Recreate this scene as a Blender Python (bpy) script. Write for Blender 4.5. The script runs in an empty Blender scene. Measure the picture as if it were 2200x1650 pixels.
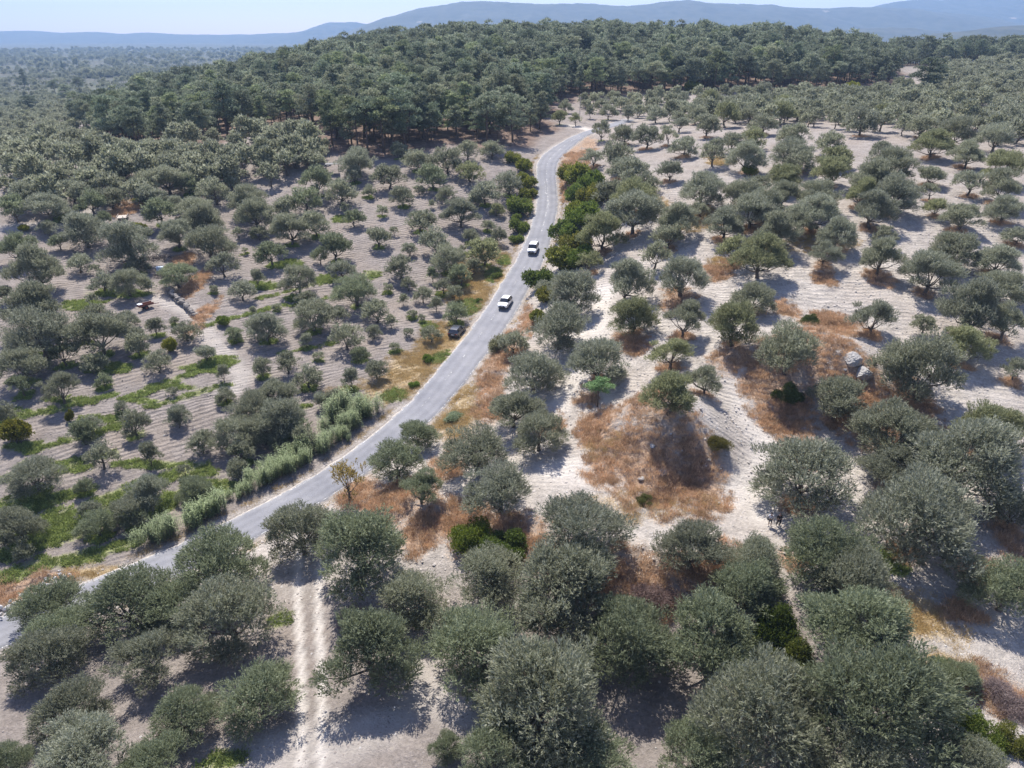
import bpy, bmesh, math, random
import numpy as np
from mathutils import Vector, Matrix

S = bpy.context.scene
COL = S.collection
R = math.radians
rng = np.random.default_rng(7)
random.seed(7)

# ------------------------------------------------------------------ camera, sky, sun, exposure
CAM = np.array([0.0, 0.0, 47.0])
PITCH = R(26.4)
F = 1514.0                      # focal length in photograph pixels (2200 wide)
cd = bpy.data.cameras.new("camera"); cam = bpy.data.objects.new("camera", cd); COL.objects.link(cam)
cam.location = CAM; cam.rotation_euler = (math.pi/2 - PITCH, 0, 0)
cd.sensor_width = 36.0; cd.lens = F/2200*36; cd.clip_start = 0.5; cd.clip_end = 40000
S.camera = cam

SUN_AZ, SUN_EL = R(-18), R(56)   # azimuth from the view direction (+y), positive to the right
world = bpy.data.worlds.new("World"); S.world = world; world.use_nodes = True
wn = world.node_tree.nodes; wl = world.node_tree.links
sky = wn.new("ShaderNodeTexSky"); sky.sky_type = 'NISHITA'; sky.sun_disc = False
sky.sun_elevation = SUN_EL; sky.sun_rotation = SUN_AZ
sky.air_density = 1.0; sky.dust_density = 1.2; sky.ozone_density = 1.3; sky.altitude = 1500
bg = wn["Background"]; bg.inputs[1].default_value = 0.15
tint = wn.new('ShaderNodeVectorMath'); tint.operation = 'MULTIPLY'; tint.inputs[1].default_value = (1.0, .88, .97)   # the hazy, faintly lilac sky of the day
wl.new(sky.outputs[0], tint.inputs[0]); wl.new(tint.outputs[0], bg.inputs[0])

sd = bpy.data.lights.new("sun", 'SUN'); sun = bpy.data.objects.new("sun", sd); COL.objects.link(sun)
sd.energy = 4.9; sd.angle = R(0.53); sd.color = (1.0, 0.955, 0.89)
to_sun = Vector((math.sin(SUN_AZ)*math.cos(SUN_EL), math.cos(SUN_AZ)*math.cos(SUN_EL), math.sin(SUN_EL)))
sun.rotation_euler = to_sun.to_track_quat('Z', 'Y').to_euler()
sun.location = (0, 0, 120)

S.view_settings.view_transform = 'Standard'; S.view_settings.look = 'None'
S.view_settings.exposure = 0.80; S.view_settings.gamma = 1.0
S.view_settings.use_curve_mapping = False
S.render.engine = 'CYCLES'
S.cycles.max_bounces = 6; S.cycles.diffuse_bounces = 3; S.cycles.glossy_bounces = 2
S.cycles.transmission_bounces = 4; S.cycles.volume_bounces = 1; S.cycles.transparent_max_bounces = 6
S.cycles.use_denoising = True; S.cycles.denoising_prefilter = 'ACCURATE'; S.cycles.denoising_input_passes = 'RGB_ALBEDO_NORMAL'
HAZE_DENSITY = 0.000135
HAZE_COLOR = (0.35, 0.53, 0.80)

# ------------------------------------------------------------------ helpers
def tag(o, label=None, cat=None, group=None, kind=None):
    if label: o['label'] = label
    if cat: o['category'] = cat
    if group: o['group'] = group
    if kind: o['kind'] = kind
    return o

def link(name, data, parent=None, loc=None):
    o = bpy.data.objects.new(name, data); COL.objects.link(o)
    if parent: o.parent = parent
    if loc is not None: o.location = loc
    return o

def empty(name, loc, rz=0.0, scale=None):
    o = link(name, None, loc=loc); o.rotation_euler = (0, 0, rz); o.empty_display_size = 0.3
    if scale is not None: o.scale = scale
    return o

def copy_tree(src, loc, rz, scale):
    r = src.copy(); COL.objects.link(r); r.location = loc; r.rotation_euler = (0, 0, rz); r.scale = scale
    for ch in src.children:
        c = ch.copy(); COL.objects.link(c); c.parent = r
    return r

def mesh_np(name, V, Fq, mat, smooth=False, attrs=None):
    """mesh from numpy arrays; Fq is (n,4) or (n,3)"""
    me = bpy.data.meshes.new(name)
    V = np.asarray(V, np.float32); Fq = np.asarray(Fq, np.int32)
    k = Fq.shape[1]
    me.vertices.add(len(V)); me.vertices.foreach_set('co', V.ravel())
    me.loops.add(Fq.size); me.loops.foreach_set('vertex_index', Fq.ravel())
    me.polygons.add(len(Fq)); me.polygons.foreach_set('loop_start', np.arange(0, Fq.size, k, dtype=np.int32))
    me.update(calc_edges=True)
    if smooth: me.polygons.foreach_set('use_smooth', np.ones(len(Fq), bool))
    if attrs:
        for an, av in attrs.items():
            a = me.attributes.new(an, 'FLOAT', 'POINT'); a.data.foreach_set('value', np.asarray(av, np.float32))
    if mat: me.materials.append(mat)
    return me

class MB:
    """collects boxes, tubes and lofts for ONE mesh"""
    def __init__(s): s.v = []; s.f = []
    def add(s, vs, fs):
        b = len(s.v); s.v += [tuple(v) for v in vs]; s.f += [tuple(i+b for i in f) for f in fs]
    def box(s, c, d, rz=0.0, taper=1.0):
        cx, cy, cz = c; x, y, z = d[0]/2, d[1]/2, d[2]/2
        vs = []
        for sz in (-1, 1):
            t = taper if sz > 0 else 1
            for sx, sy in ((-1,-1),(1,-1),(1,1),(-1,1)):
                px, py = sx*x*t, sy*y*t
                vs.append((cx+px*math.cos(rz)-py*math.sin(rz), cy+px*math.sin(rz)+py*math.cos(rz), cz+sz*z))
        s.add(vs, [(3,2,1,0),(4,5,6,7),(0,1,5,4),(1,2,6,5),(2,3,7,6),(3,0,4,7)])
    def tube(s, pts, rad, n=6):
        pts = [Vector(p) for p in pts]; vs = []; fs = []
        m = len(pts)
        for i, p in enumerate(pts):
            t = (pts[min(i+1, m-1)]-pts[max(i-1, 0)])
            if t.length < 1e-9: t = Vector((0, 0, 1))
            t.normalize()
            a = t.orthogonal().normalized() if abs(t.z) < .9 else Vector((1, 0, 0)).cross(t).normalized()
            b = t.cross(a); r = rad[i] if hasattr(rad, '__len__') else rad
            for k in range(n):
                q = 2*math.pi*k/n; vs.append(p+a*(r*math.cos(q))+b*(r*math.sin(q)))
        for i in range(m-1):
            for k in range(n):
                k2 = (k+1) % n; fs.append((i*n+k, i*n+k2, (i+1)*n+k2, (i+1)*n+k))
        fs.append(tuple(range(n-1, -1, -1))); fs.append(tuple((m-1)*n+k for k in range(n)))
        s.add(vs, fs)
    def mesh(s, name, mat, smooth=False):
        me = bpy.data.meshes.new(name); me.from_pydata(s.v, [], s.f); me.update()
        if smooth: me.polygons.foreach_set('use_smooth', np.ones(len(me.polygons), bool))
        me.materials.append(mat); return me
    def build(s, name, mat, parent=None, smooth=False, loc=None):
        return link(name, s.mesh(name, mat, smooth), parent, loc)

def vnoise(x, y, seed=0):
    """value noise on arrays, 0..1"""
    xi = np.floor(x).astype(np.int64); yi = np.floor(y).astype(np.int64)
    fx = x-xi; fy = y-yi; fx = fx*fx*(3-2*fx); fy = fy*fy*(3-2*fy)
    def h(a, b):
        n = (a*374761393 + b*668265263 + seed*982451653) & 0x7fffffff
        n = ((n ^ (n >> 13))*1274126177) & 0x7fffffff
        return ((n ^ (n >> 16)) & 0xffff)/65535.0
    return (h(xi, yi)*(1-fx)+h(xi+1, yi)*fx)*(1-fy)+(h(xi, yi+1)*(1-fx)+h(xi+1, yi+1)*fx)*fy

def fbm(x, y, seed=0, o=4):
    s = 0; a = .5; t = 0
    for i in range(o):
        s = s + a*vnoise(x*2**i, y*2**i, seed+i*17); t += a; a *= .5
    return s/t

# ------------------------------------------------------------------ pixels of the photograph -> places on the ground
cp, sp = math.cos(PITCH), math.sin(PITCH)
def ray(px, py):
    u = (np.asarray(px, float)-1100)/F; v = (825-np.asarray(py, float))/F
    d = np.stack([u, cp+v*sp, -sp+v*cp], -1)        # depth along the axis = 1
    return d
def project(P):
    P = np.asarray(P, float)-CAM
    Z = P[..., 1]*cp-P[..., 2]*sp
    X = P[..., 0]; Y = P[..., 1]*sp+P[..., 2]*cp
    Z = np.maximum(Z, .1)
    return 1100+F*X/Z, 825-F*Y/Z, Z

# control points of the terrain: pixel + height
CTRL_PX = [(-200,1650,-3),(500,1650,-3),(1100,1650,-2),(1700,1650,-1),(2300,1650,1.5),(1100,1450,-2.6),(1600,1450,-1.6),(2100,1450,1.2),
 (300,1450,-4),(0,1380,-5),(200,1255,-5.2),(450,1150,-5),(690,1060,-4.2),(620,1300,-3.6),(900,1290,-3.2),(1250,1330,-2.6),(1500,1390,-2.2),
 (830,1080,-1.6),(880,1000,-1.6),(1050,1130,-.4),(1250,1190,.3),(1430,1230,.6),(1650,1270,.8),(1900,1370,1.4),
 (860,890,-2),(940,890,-1.6),(1020,770,.3),(1060,720,.6),(1090,650,1.6),(1130,570,3.6),(1160,510,5.6),(1178,440,8.8),(1172,400,11),(1172,360,14),(1210,320,16.4),(1262,288,19),
 (1010,900,-.6),(1150,960,0.4),(1250,1060,.8),(1450,1090,.9),(1640,1110,1.2),(1900,1150,1.8),(2250,1150,2.4),
 (1130,780,2.4),(1200,700,4.2),(1210,600,5.8),(1240,520,8.),(1250,430,11.4),(1240,370,14.4),
 (1300,860,2.8),(1430,800,5),(1400,700,7),(1640,900,3),(1600,760,6.8),(1800,860,4.2),(2000,950,3.6),(2250,900,5),
 (1500,600,9.8),(1700,680,8.6),(1700,600,11),(1900,700,8.8),(2250,700,9.5),(1950,560,13),(2250,550,14),
 (1400,480,13),(1650,480,15),(1400,380,17),(1650,380,18.6),(1900,440,17.5),(2250,430,18.5),(1500,300,20.4),(1750,280,22.4),(1950,330,21.5),(2250,330,22.2),
 (1350,240,20.5),(1600,215,22.5),(2000,240,23.5),(2300,220,24.5),
 (-200,1150,-4.5),(0,1100,-4.2),(300,1080,-4.6),(-200,900,-1),(100,900,-1.6),(400,920,-2.8),(620,900,-2.8),(-200,720,2.5),(150,720,1.6),(420,720,.8),(640,700,.4),(860,700,.6),
 (-200,520,8.5),(150,520,7),(450,520,6),(720,520,6),(980,520,5.6),(-200,410,13),(200,410,12.3),(550,400,12),(850,390,12.5),(1060,380,13),
 (200,340,15),(450,325,16.2),(700,330,16.6),(900,312,17.4),(1080,310,17.4)]
# and control points as px column, distance, height
CTRL_D = [(-300,300,10),(0,300,10.5),(-300,430,1),(0,430,2),(200,430,5),(-300,700,-8),(0,700,-8),(250,700,-5),(-300,1200,-16),(100,1200,-16),
 (0,2200,-23),(400,2200,-23),(-400,2200,-23),
 (300,330,9.5),(430,420,14),(430,520,10),(600,330,18),(600,450,19.5),(600,600,10),(830,330,24),(830,450,32),(830,600,26),
 (1080,330,26),(1080,460,37),(1300,360,26.5),(1300,470,38),(1300,620,33),(1500,370,26),(1500,470,37),(1500,620,32),(1700,380,25),(1700,470,33),(1700,620,28),
 (1880,400,24.2),(1900,480,27),(2000,600,29.5),(2300,600,29.5),(1900,800,20),(2300,800,22),(1300,900,10),(830,900,0),(500,900,-6),(2000,1200,-8),(2400,1200,-8),(1300,1500,-18),(800,1500,-20),
 (1100,2500,-24),(1800,2500,-24),(2500,2500,-24)]
ctrl = []
for px, py, z in CTRL_PX:
    d = ray(px, py); t = (z-CAM[2])/d[2]; P = CAM+d*t; ctrl.append((P[0], P[1], z))
for px, dist, z in CTRL_D:
    u = (px-1100)/F*1.03; th = math.atan(u); ctrl.append((dist*math.sin(th), dist*math.cos(th), z))
for th in (-1.3, -1.0, 1.0, 1.3):
    for r_, z in ((25, -2.5), (60, -2), (120, 2 if th > 0 else 0), (250, 14 if th > 0 else 8), (600, 10 if th > 0 else -8), (2000, -20)):
        ctrl.append((r_*math.sin(th), r_*math.cos(th), z))
for th in (-.6, 0, .6): ctrl.append((22*math.sin(th), 22*math.cos(th), -2.6))
ctrl = np.array(ctrl)
def warp(x, y):
    r = np.hypot(x, y); th = np.arctan2(x, y)
    th = 1.35*np.tanh(th/1.35*1.0)
    return th*1.3, np.log(np.maximum(r, 18)/100)
cu, cv = warp(ctrl[:, 0], ctrl[:, 1])
def _k(r2): return 0.5*r2*np.log(r2+1e-12)
n = len(ctrl)
A = np.zeros((n+3, n+3)); A[:n, :n] = _k((cu[:, None]-cu)**2+(cv[:, None]-cv)**2)+np.eye(n)*2e-4
Pm = np.stack([np.ones(n), cu, cv], 1); A[:n, n:] = Pm; A[n:, :n] = Pm.T
W = np.linalg.solve(A, np.concatenate([ctrl[:, 2], np.zeros(3)]))
BUMPS = []      # (x, y, height, sigma)
def H0(x, y):
    sh = np.shape(x); x = np.ravel(x).astype(float); y = np.ravel(y).astype(float); out = np.empty(len(x))
    for a in range(0, len(x), 20000):
        xx, yy = x[a:a+20000], y[a:a+20000]; u, v = warp(xx, yy)
        z = _k((u[:, None]-cu)**2+(v[:, None]-cv)**2) @ W[:n] + W[n]+W[n+1]*u+W[n+2]*v
        r = np.hypot(xx, yy); t = np.clip((r-1500)/1500, 0, 1); t = t*t*(3-2*t)
        z = z*(1-t)-25*t
        for bx, by, h, s in BUMPS:
            z = z+h*np.exp(-((xx-bx)**2+(yy-by)**2)/(2*s*s))
        out[a:a+20000] = z
    return out.reshape(sh)
def hit(px, py, lift=0.0):
    """first ground point under each pixel (ground raised by lift)"""
    px = np.atleast_1d(np.asarray(px, float)); py = np.atleast_1d(np.asarray(py, float))
    lift = np.broadcast_to(np.asarray(lift, float), px.shape)
    D = ray(px, py); ts = np.concatenate([np.geomspace(18, 900, 170), np.geomspace(930, 12000, 25)])
    X = D[:, None, :]*ts[None, :, None]+CAM
    g = X[..., 2]-H0(X[..., 0], X[..., 1])-lift[:, None]
    below = g < 0
    i = np.where(below.any(1), below.argmax(1), len(ts)-1); i = np.maximum(i, 1)
    lo, hi = ts[i-1], ts[i]
    for _ in range(12):
        m = (lo+hi)/2; Pq = D*m[:, None]+CAM
        b = Pq[:, 2]-H0(Pq[:, 0], Pq[:, 1])-lift < 0
        hi = np.where(b, m, hi); lo = np.where(b, lo, m)
    t = (lo+hi)/2; Pq = D*t[:, None]+CAM
    Pq[:, 2] -= lift
    return Pq, t
# the brown mound, the rocky spur and a few hummocks
_bp, _ = hit([1420, 1390, 1500, 1740, 1850, 1640, 1460], [930, 960, 960, 780, 820, 800, 640])
for (x, y, z), (h, s) in zip(_bp, ((2.9, 4.9), (1.8, 4.5), (2.0, 4.5), (3.0, 4.5), (2.6, 4.2), (1.6, 4.5), (1.2, 2.5))):
    BUMPS.append((x, y, h, s))

def G(px, py): return hit(px, py)[0]
def inpoly(px, py, poly):
    px = np.asarray(px); py = np.asarray(py); c = np.zeros(px.shape, bool); m = len(poly)
    for i in range(m):
        x1, y1 = poly[i]; x2, y2 = poly[(i+1) % m]
        if y1 == y2: continue
        k = ((y1 > py) != (y2 > py)) & (px < (x2-x1)*(py-y1)/(y2-y1)+x1)
        c ^= k
    return c

# ------------------------------------------------------------------ materials
def nmat(name):
    m = bpy.data.materials.new(name); m.use_nodes = True; nt = m.node_tree
    return m, nt, nt.nodes, nt.links, nt.nodes["Principled BSDF"]
def simple(name, col, rough=.6, metal=0.0, var=.12, scale=6.0, bump=0.0, spec=None):
    m, nt, N, L, B = nmat(name)
    tc = N.new("ShaderNodeTexCoord"); nz = N.new("ShaderNodeTexNoise"); nz.inputs['Scale'].default_value = scale; nz.inputs['Detail'].default_value = 5
    L.new(tc.outputs['Object'], nz.inputs['Vector'])
    mr = N.new("ShaderNodeMapRange"); mr.inputs[3].default_value = 1-var; mr.inputs[4].default_value = 1+var
    L.new(nz.outputs[0], mr.inputs[0])
    mx = N.new("ShaderNodeVectorMath"); mx.operation = 'SCALE'; mx.inputs[0].default_value = col[:3]
    L.new(mr.outputs[0], mx.inputs['Scale']); L.new(mx.outputs[0], B.inputs['Base Color'])
    B.inputs['Roughness'].default_value = rough; B.inputs['Metallic'].default_value = metal
    if spec is not None: B.inputs['Specular IOR Level'].default_value = spec
    if bump:
        b = N.new("ShaderNodeBump"); b.inputs['Strength'].default_value = bump; b.inputs['Distance'].default_value = .05
        L.new(nz.outputs[0], b.inputs['Height']); L.new(b.outputs[0], B.inputs['Normal'])
    return m

def leaf_mat(name, colA, colB, trans=.3, use_obj=True, rough=.55, rndamt=.16):
    """leaf: two tones picked per leaf, tinted by the object's own colour and a random shade per plant"""
    m, nt, N, L, B = nmat(name); N.remove(B); out = N["Material Output"]
    at = N.new("ShaderNodeAttribute"); at.attribute_name = 'lv'
    mx = N.new("ShaderNodeMix"); mx.data_type = 'RGBA'
    mx.inputs[6].default_value = (*colA, 1); mx.inputs[7].default_value = (*colB, 1)
    L.new(at.outputs['Fac'], mx.inputs[0]); c = mx.outputs[2]
    oi = N.new("ShaderNodeObjectInfo")
    if use_obj:
        m2 = N.new("ShaderNodeMix"); m2.data_type = 'RGBA'; m2.blend_type = 'MULTIPLY'; m2.inputs[0].default_value = 1
        L.new(c, m2.inputs[6]); L.new(oi.outputs['Color'], m2.inputs[7]); c = m2.outputs[2]
    mr = N.new("ShaderNodeMapRange"); mr.inputs[3].default_value = 1-rndamt; mr.inputs[4].default_value = 1+rndamt
    L.new(oi.outputs['Random'], mr.inputs[0])
    sc = N.new("ShaderNodeVectorMath"); sc.operation = 'SCALE'; L.new(c, sc.inputs[0]); L.new(mr.outputs[0], sc.inputs['Scale'])
    pb = N.new("ShaderNodeBsdfPrincipled"); pb.inputs['Roughness'].default_value = rough; pb.inputs['Specular IOR Level'].default_value = .35
    L.new(sc.outputs[0], pb.inputs['Base Color'])
    tr = N.new("ShaderNodeBsdfTranslucent"); L.new(sc.outputs[0], tr.inputs['Color'])
    ms = N.new("ShaderNodeMixShader"); ms.inputs[0].default_value = trans
    L.new(pb.outputs[0], ms.inputs[1]); L.new(tr.outputs[0], ms.inputs[2]); L.new(ms.outputs[0], out.inputs['Surface'])
    return m

M_olive = leaf_mat("olive_leaf", (.160, .172, .102), (.395, .398, .285), .50)
M_pine = leaf_mat("pine_needle", (.120, .150, .092), (.340, .360, .245), .46, rndamt=.30)
M_green = leaf_mat("broad_leaf", (.095, .130, .030), (.245, .270, .080), .42)
M_cane = leaf_mat("cane_leaf", (.10, .155, .04), (.38, .44, .22), .38)
M_dry = leaf_mat("dry_grass_blade", (.375, .235, .14), (.69, .49, .31), .40, rndamt=.35)
M_straw = leaf_mat("straw_blade", (.40, .28, .12), (.62, .48, .24), .30, rndamt=.25)
M_weed = leaf_mat("weed_leaf", (.15, .20, .045), (.36, .41, .15), .42, rndamt=.3)
M_twig = leaf_mat("bare_twig", (.13, .095, .085), (.24, .19, .17), 0.0)
M_bark = simple("olive_bark", (.11, .088, .068), .9, var=.35, scale=7, bump=.6)
M_pbark = simple("pine_bark", (.10, .070, .052), .9, var=.35, scale=5, bump=.5)
M_rock = simple("pale_rock", (.33, .315, .295), .9, var=.25, scale=2.2, bump=.8)
M_stone = simple("field_stone", (.47, .445, .41), .9, var=.25, scale=5, bump=.4)

def ground_mat():
    m, nt, N, L, B = nmat("soil_and_dry_ground")
    geo = N.new("ShaderNodeNewGeometry")
    def attr(nm): a = N.new("ShaderNodeAttribute"); a.attribute_name = nm; return a.outputs['Fac']
    def noise(sc, det=6, rough=.6):
        z = N.new("ShaderNodeTexNoise"); z.inputs['Scale'].default_value = sc; z.inputs['Detail'].default_value = det; z.inputs['Roughness'].default_value = rough
        L.new(geo.outputs['Position'], z.inputs['Vector']); return z.outputs[0]
    def math_(op, a, b=None, c=None):
        x = N.new("ShaderNodeMath"); x.operation = op
        for i, q in enumerate((a, b, c)):
            if q is None: continue
            if isinstance(q, (int, float)): x.inputs[i].default_value = q
            else: L.new(q, x.inputs[i])
        return x.outputs[0]
    def mix(f, a, b):
        x = N.new("ShaderNodeMix"); x.data_type = 'RGBA'
        L.new(f, x.inputs[0])
        for i, q in ((6, a), (7, b)):
            if isinstance(q, tuple): x.inputs[i].default_value = (*q, 1)
            else: L.new(q, x.inputs[i])
        return x.outputs[2]
    def step(v, a, b):
        x = N.new("ShaderNodeMapRange"); x.interpolation_type = 'SMOOTHSTEP'; L.new(v, x.inputs[0]); x.inputs[1].default_value = a; x.inputs[2].default_value = b
        return x.outputs[0]
    nf, nm_, nl, nh = noise(3.2, 8, .72), noise(.55, 6), noise(.08, 5), noise(9., 4, .7)
    soil = mix(step(nm_, .3, .7), (.225, .195, .172), (.310, .270, .241))
    pale = mix(step(nm_, .3, .7), (.38, .342, .30), (.53, .478, .42))
    c = mix(attr('pale'), soil, pale)
    c = mix(math_('MULTIPLY', step(nl, .42, .68), .35), c, (.33, .265, .21))
    # clods: darker and lighter grains
    c = mix(math_('MULTIPLY', step(nf, .42, .62), .38), (.0, .0, .0), c) if False else c
    gr = N.new("ShaderNodeMapRange"); L.new(nf, gr.inputs[0]); gr.inputs[1].default_value = .3; gr.inputs[2].default_value = .7; gr.inputs[3].default_value = .66; gr.inputs[4].default_value = 1.22
    sc = N.new("ShaderNodeVectorMath"); sc.operation = 'SCALE'; L.new(c, sc.inputs[0]); L.new(gr.outputs[0], sc.inputs['Scale']); c = sc.outputs[0]
    # wheel tracks: trodden, paler
    c = mix(math_('MULTIPLY', attr('track'), .9), c, (.64, .59, .53))
    def zone(nm, amp, lo, hi):
        v = math_('ADD', attr(nm), math_('MULTIPLY', math_('SUBTRACT', nm_, .5), amp)); v = math_('ADD', v, math_('MULTIPLY', math_('SUBTRACT', nf, .5), amp*.9)); return step(v, lo, hi)
    c = mix(zone('straw', 1.3, .36, .95), c, mix(step(nf, .35, .65), (.36, .265, .15), (.50, .40, .25)))
    c = mix(zone('dry', 1.5, .36, 1.0), c, mix(step(nf, .35, .68), (.22, .14, .095), (.52, .37, .25)))
    c = mix(zone('green', 1.4, .28, .85), c, mix(step(nf, .35, .65), (.15, .175, .065), (.31, .31, .155)))
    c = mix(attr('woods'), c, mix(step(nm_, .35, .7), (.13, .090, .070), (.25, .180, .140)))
    # farmland far away: scrub and orchards too distant to tell trees apart
    vor = N.new("ShaderNodeTexVoronoi"); vor.inputs['Scale'].default_value = .085; L.new(geo.outputs['Position'], vor.inputs['Vector'])
    farc = mix(step(vor.outputs['Distance'], .35, .62), (.040, .052, .036), (.125, .115, .085))
    nfar = noise(.0035, 4)
    farc = mix(math_('MULTIPLY', step(nfar, .50, .66), .6), farc, (.105, .12, .075))
    farc = mix(math_('MULTIPLY', step(noise(.0021, 6, .7), .62, .72), .6), farc, (.42, .36, .28))
    c = mix(attr('far'), c, farc)
    L.new(c, B.inputs['Base Color']); B.inputs['Roughness'].default_value = .95; B.inputs['Specular IOR Level'].default_value = .15
    # relief: furrows + clods
    ph = attr('furrow'); wob = math_('MULTIPLY', nm_, .8)
    fur = math_('SINE', math_('MULTIPLY', math_('ADD', ph, wob), 2*math.pi))
    fur = math_('MULTIPLY', fur, math_('MULTIPLY', attr('till'), math_('ADD', step(noise(.19, 4, .7), .38, .62), .12)))
    hgt = math_('ADD', math_('MULTIPLY', fur, .085), math_('ADD', math_('MULTIPLY', nf, .30), math_('MULTIPLY', nh, .09)))
    b = N.new("ShaderNodeBump"); b.inputs['Strength'].default_value = 1.0; b.inputs['Distance'].default_value = 1.0
    L.new(hgt, b.inputs['Height']); L.new(b.outputs[0], B.inputs['Normal'])
    return m

# ------------------------------------------------------------------ road geometry (pairs of edge pixels)
ROAD = [(-60,1352,-60,1420),(0,1325,0,1394),(148,1266,150,1334),(273,1216,290,1276),(364,1175,395,1238),(489,1118,520,1172),(591,1068,640,1104),(673,1025,738,1044),
 (741,981,815,997),(795,940,868,953),(845,899,917,911),(891,855,966,860),(938,800,1014,802),(986,744,1060,742),(1028,686,1092,690),(1069,626,1128,632),(1091,591,1150,594),
 (1114,553,1170,556),(1139,495,1191,500),(1155,438,1201,442),(1157,405,1199,410),(1151,373,1194,376),(1150,349,1197,353),(1164,331,1210,335),(1182,316,1228,316),(1209,302,1250,299),(1236,291,1268,288),(1256,284,1280,281)]
rl = G([a[0] for a in ROAD], [a[1] for a in ROAD]); rr = G([a[2] for a in ROAD], [a[3] for a in ROAD])
mid = (rl+rr)/2
def smooth_line(P, it=3):
    P = P.copy()
    for _ in range(it): P[1:-1] = .25*P[:-2]+.5*P[1:-1]+.25*P[2:]
    return P
def catmull(P, k):
    out = []
    Q = np.vstack([2*P[0]-P[1], P, 2*P[-1]-P[-2]])
    for i in range(1, len(Q)-2):
        for t in np.linspace(0, 1, k, endpoint=False):
            a, b, c, d = Q[i-1], Q[i], Q[i+1], Q[i+2]
            out.append(.5*((2*b)+(-a+c)*t+(2*a-5*b+4*c-d)*t*t+(-a+3*b-3*c+d)*t**3))
    out.append(P[-1]); return np.array(out)
# beyond the bend the road runs on behind the trees
ext = np.array([[mid[-1, 0]+9, mid[-1, 1]+10, 0], [mid[-1, 0]+16, mid[-1, 1]+26, 0]])
ml = smooth_line(np.vstack([mid, ext]), 1)
wd = np.linalg.norm(rr-rl, axis=1)
tan_ = np.gradient(mid[:, :2], axis=0); tan_ /= np.linalg.norm(tan_, axis=1)[:, None]
nrm = np.stack([tan_[:, 1], -tan_[:, 0]], 1)
wperp = np.abs(((rr-rl)[:, :2]*nrm).sum(1)); wperp = np.concatenate([wperp, [5., 5.]])
for _ in range(3): wperp[1:-1] = .25*wperp[:-2]+.5*wperp[1:-1]+.25*wperp[2:]
RM = catmull(ml, 10); RW = np.interp(np.linspace(0, len(ml)-1, len(RM)), np.arange(len(ml)), wperp)
RT = np.gradient(RM[:, :2], axis=0); RT /= np.linalg.norm(RT, axis=1)[:, None]; RN = np.stack([RT[:, 1], -RT[:, 0]], 1)
RZ = smooth_line(H0(RM[:, 0], RM[:, 1])[:, None], 12)[:, 0]
RS = np.concatenate([[0], np.cumsum(np.linalg.norm(np.diff(RM[:, :2], axis=0), axis=1))])
print("road widths", np.round(wperp, 1), "z", np.round(RZ[::30], 1))
def road_dist(x, y):
    """distance beyond the road's edge (negative on it) and the road's height there"""
    x = np.ravel(x); y = np.ravel(y); d = np.full(len(x), 99.0); z = np.zeros(len(x))
    near = (y > 20) & (y < 330) & (np.abs(x) < 130); idx = np.where(near)[0]
    for a in range(0, len(idx), 8000):
        j = idx[a:a+8000]
        D2 = (x[j, None]-RM[:, 0])**2+(y[j, None]-RM[:, 1])**2; k = D2.argmin(1)
        lat = np.abs(((np.stack([x[j], y[j]], 1)-RM[k, :2])*RN[k]).sum(1))
        d[j] = np.maximum(lat, np.sqrt(D2[np.arange(len(j)), k])*.98)-RW[k]/2; z[j] = RZ[k]
    return d, z
def Hg(x, y):
    """finished ground height: terrain, levelled beside the road"""
    sh = np.shape(x); h = np.ravel(H0(x, y)); d, z = road_dist(x, y)
    t = np.clip(1-d/2.2, 0, 1); t = t*t*(3-2*t)
    return (h*(1-t)+(z-.06)*t).reshape(sh)

# ------------------------------------------------------------------ where trees stand (crops of the photograph: offset, scale, [x, y, crown width])
def crop(ox, oy, s, L): return [(ox+a[0]/s, oy+a[1]/s, a[2]/s) for a in L]
OL = []
# foreground
OL += crop(0,1250,3.143,[(300,150,430),(330,500,500),(870,130,520),(1000,520,470),(1560,250,600),(1240,870,420),(1750,760,490),(470,860,430),(560,1150,600),(60,1230,300),(1000,1230,420)])
OL += crop(700,1250,3.143,[(310,470,640),(1040,470,620),(1600,90,650),(1480,820,850),(1130,1150,420),(820,1130,210),(590,120,470),(2020,430,620),(1750,1180,500)])
OL += crop(1500,1250,3.143,[(400,930,780),(1250,850,820),(1080,330,560),(60,420,560),(330,60,400),(2080,60,430),(20,1180,480),(1850,1260,380),(1120,1200,560),(1780,640,210)])
OL += [(473,1212,170),(365,1302,140),(135,1362,130),(60,1410,150),(648,1140,150),(768,1180,210),(1055,1235,135),(1215,1280,215)]
OL += crop(1400,900,2.75,[(900,310,600),(1420,90,440),(1430,270,330),(1860,280,560),(1570,580,700),(2130,530,300),(1030,770,480),(250,720,480),(610,830,380),(1200,960,400),(2010,80,360)])
OL += crop(700,850,2.75,[(420,390,270),(560,570,230),(545,240,210),(890,330,370),(1030,560,390),(1110,80,300),(1260,210,320),(1500,780,540)])
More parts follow.
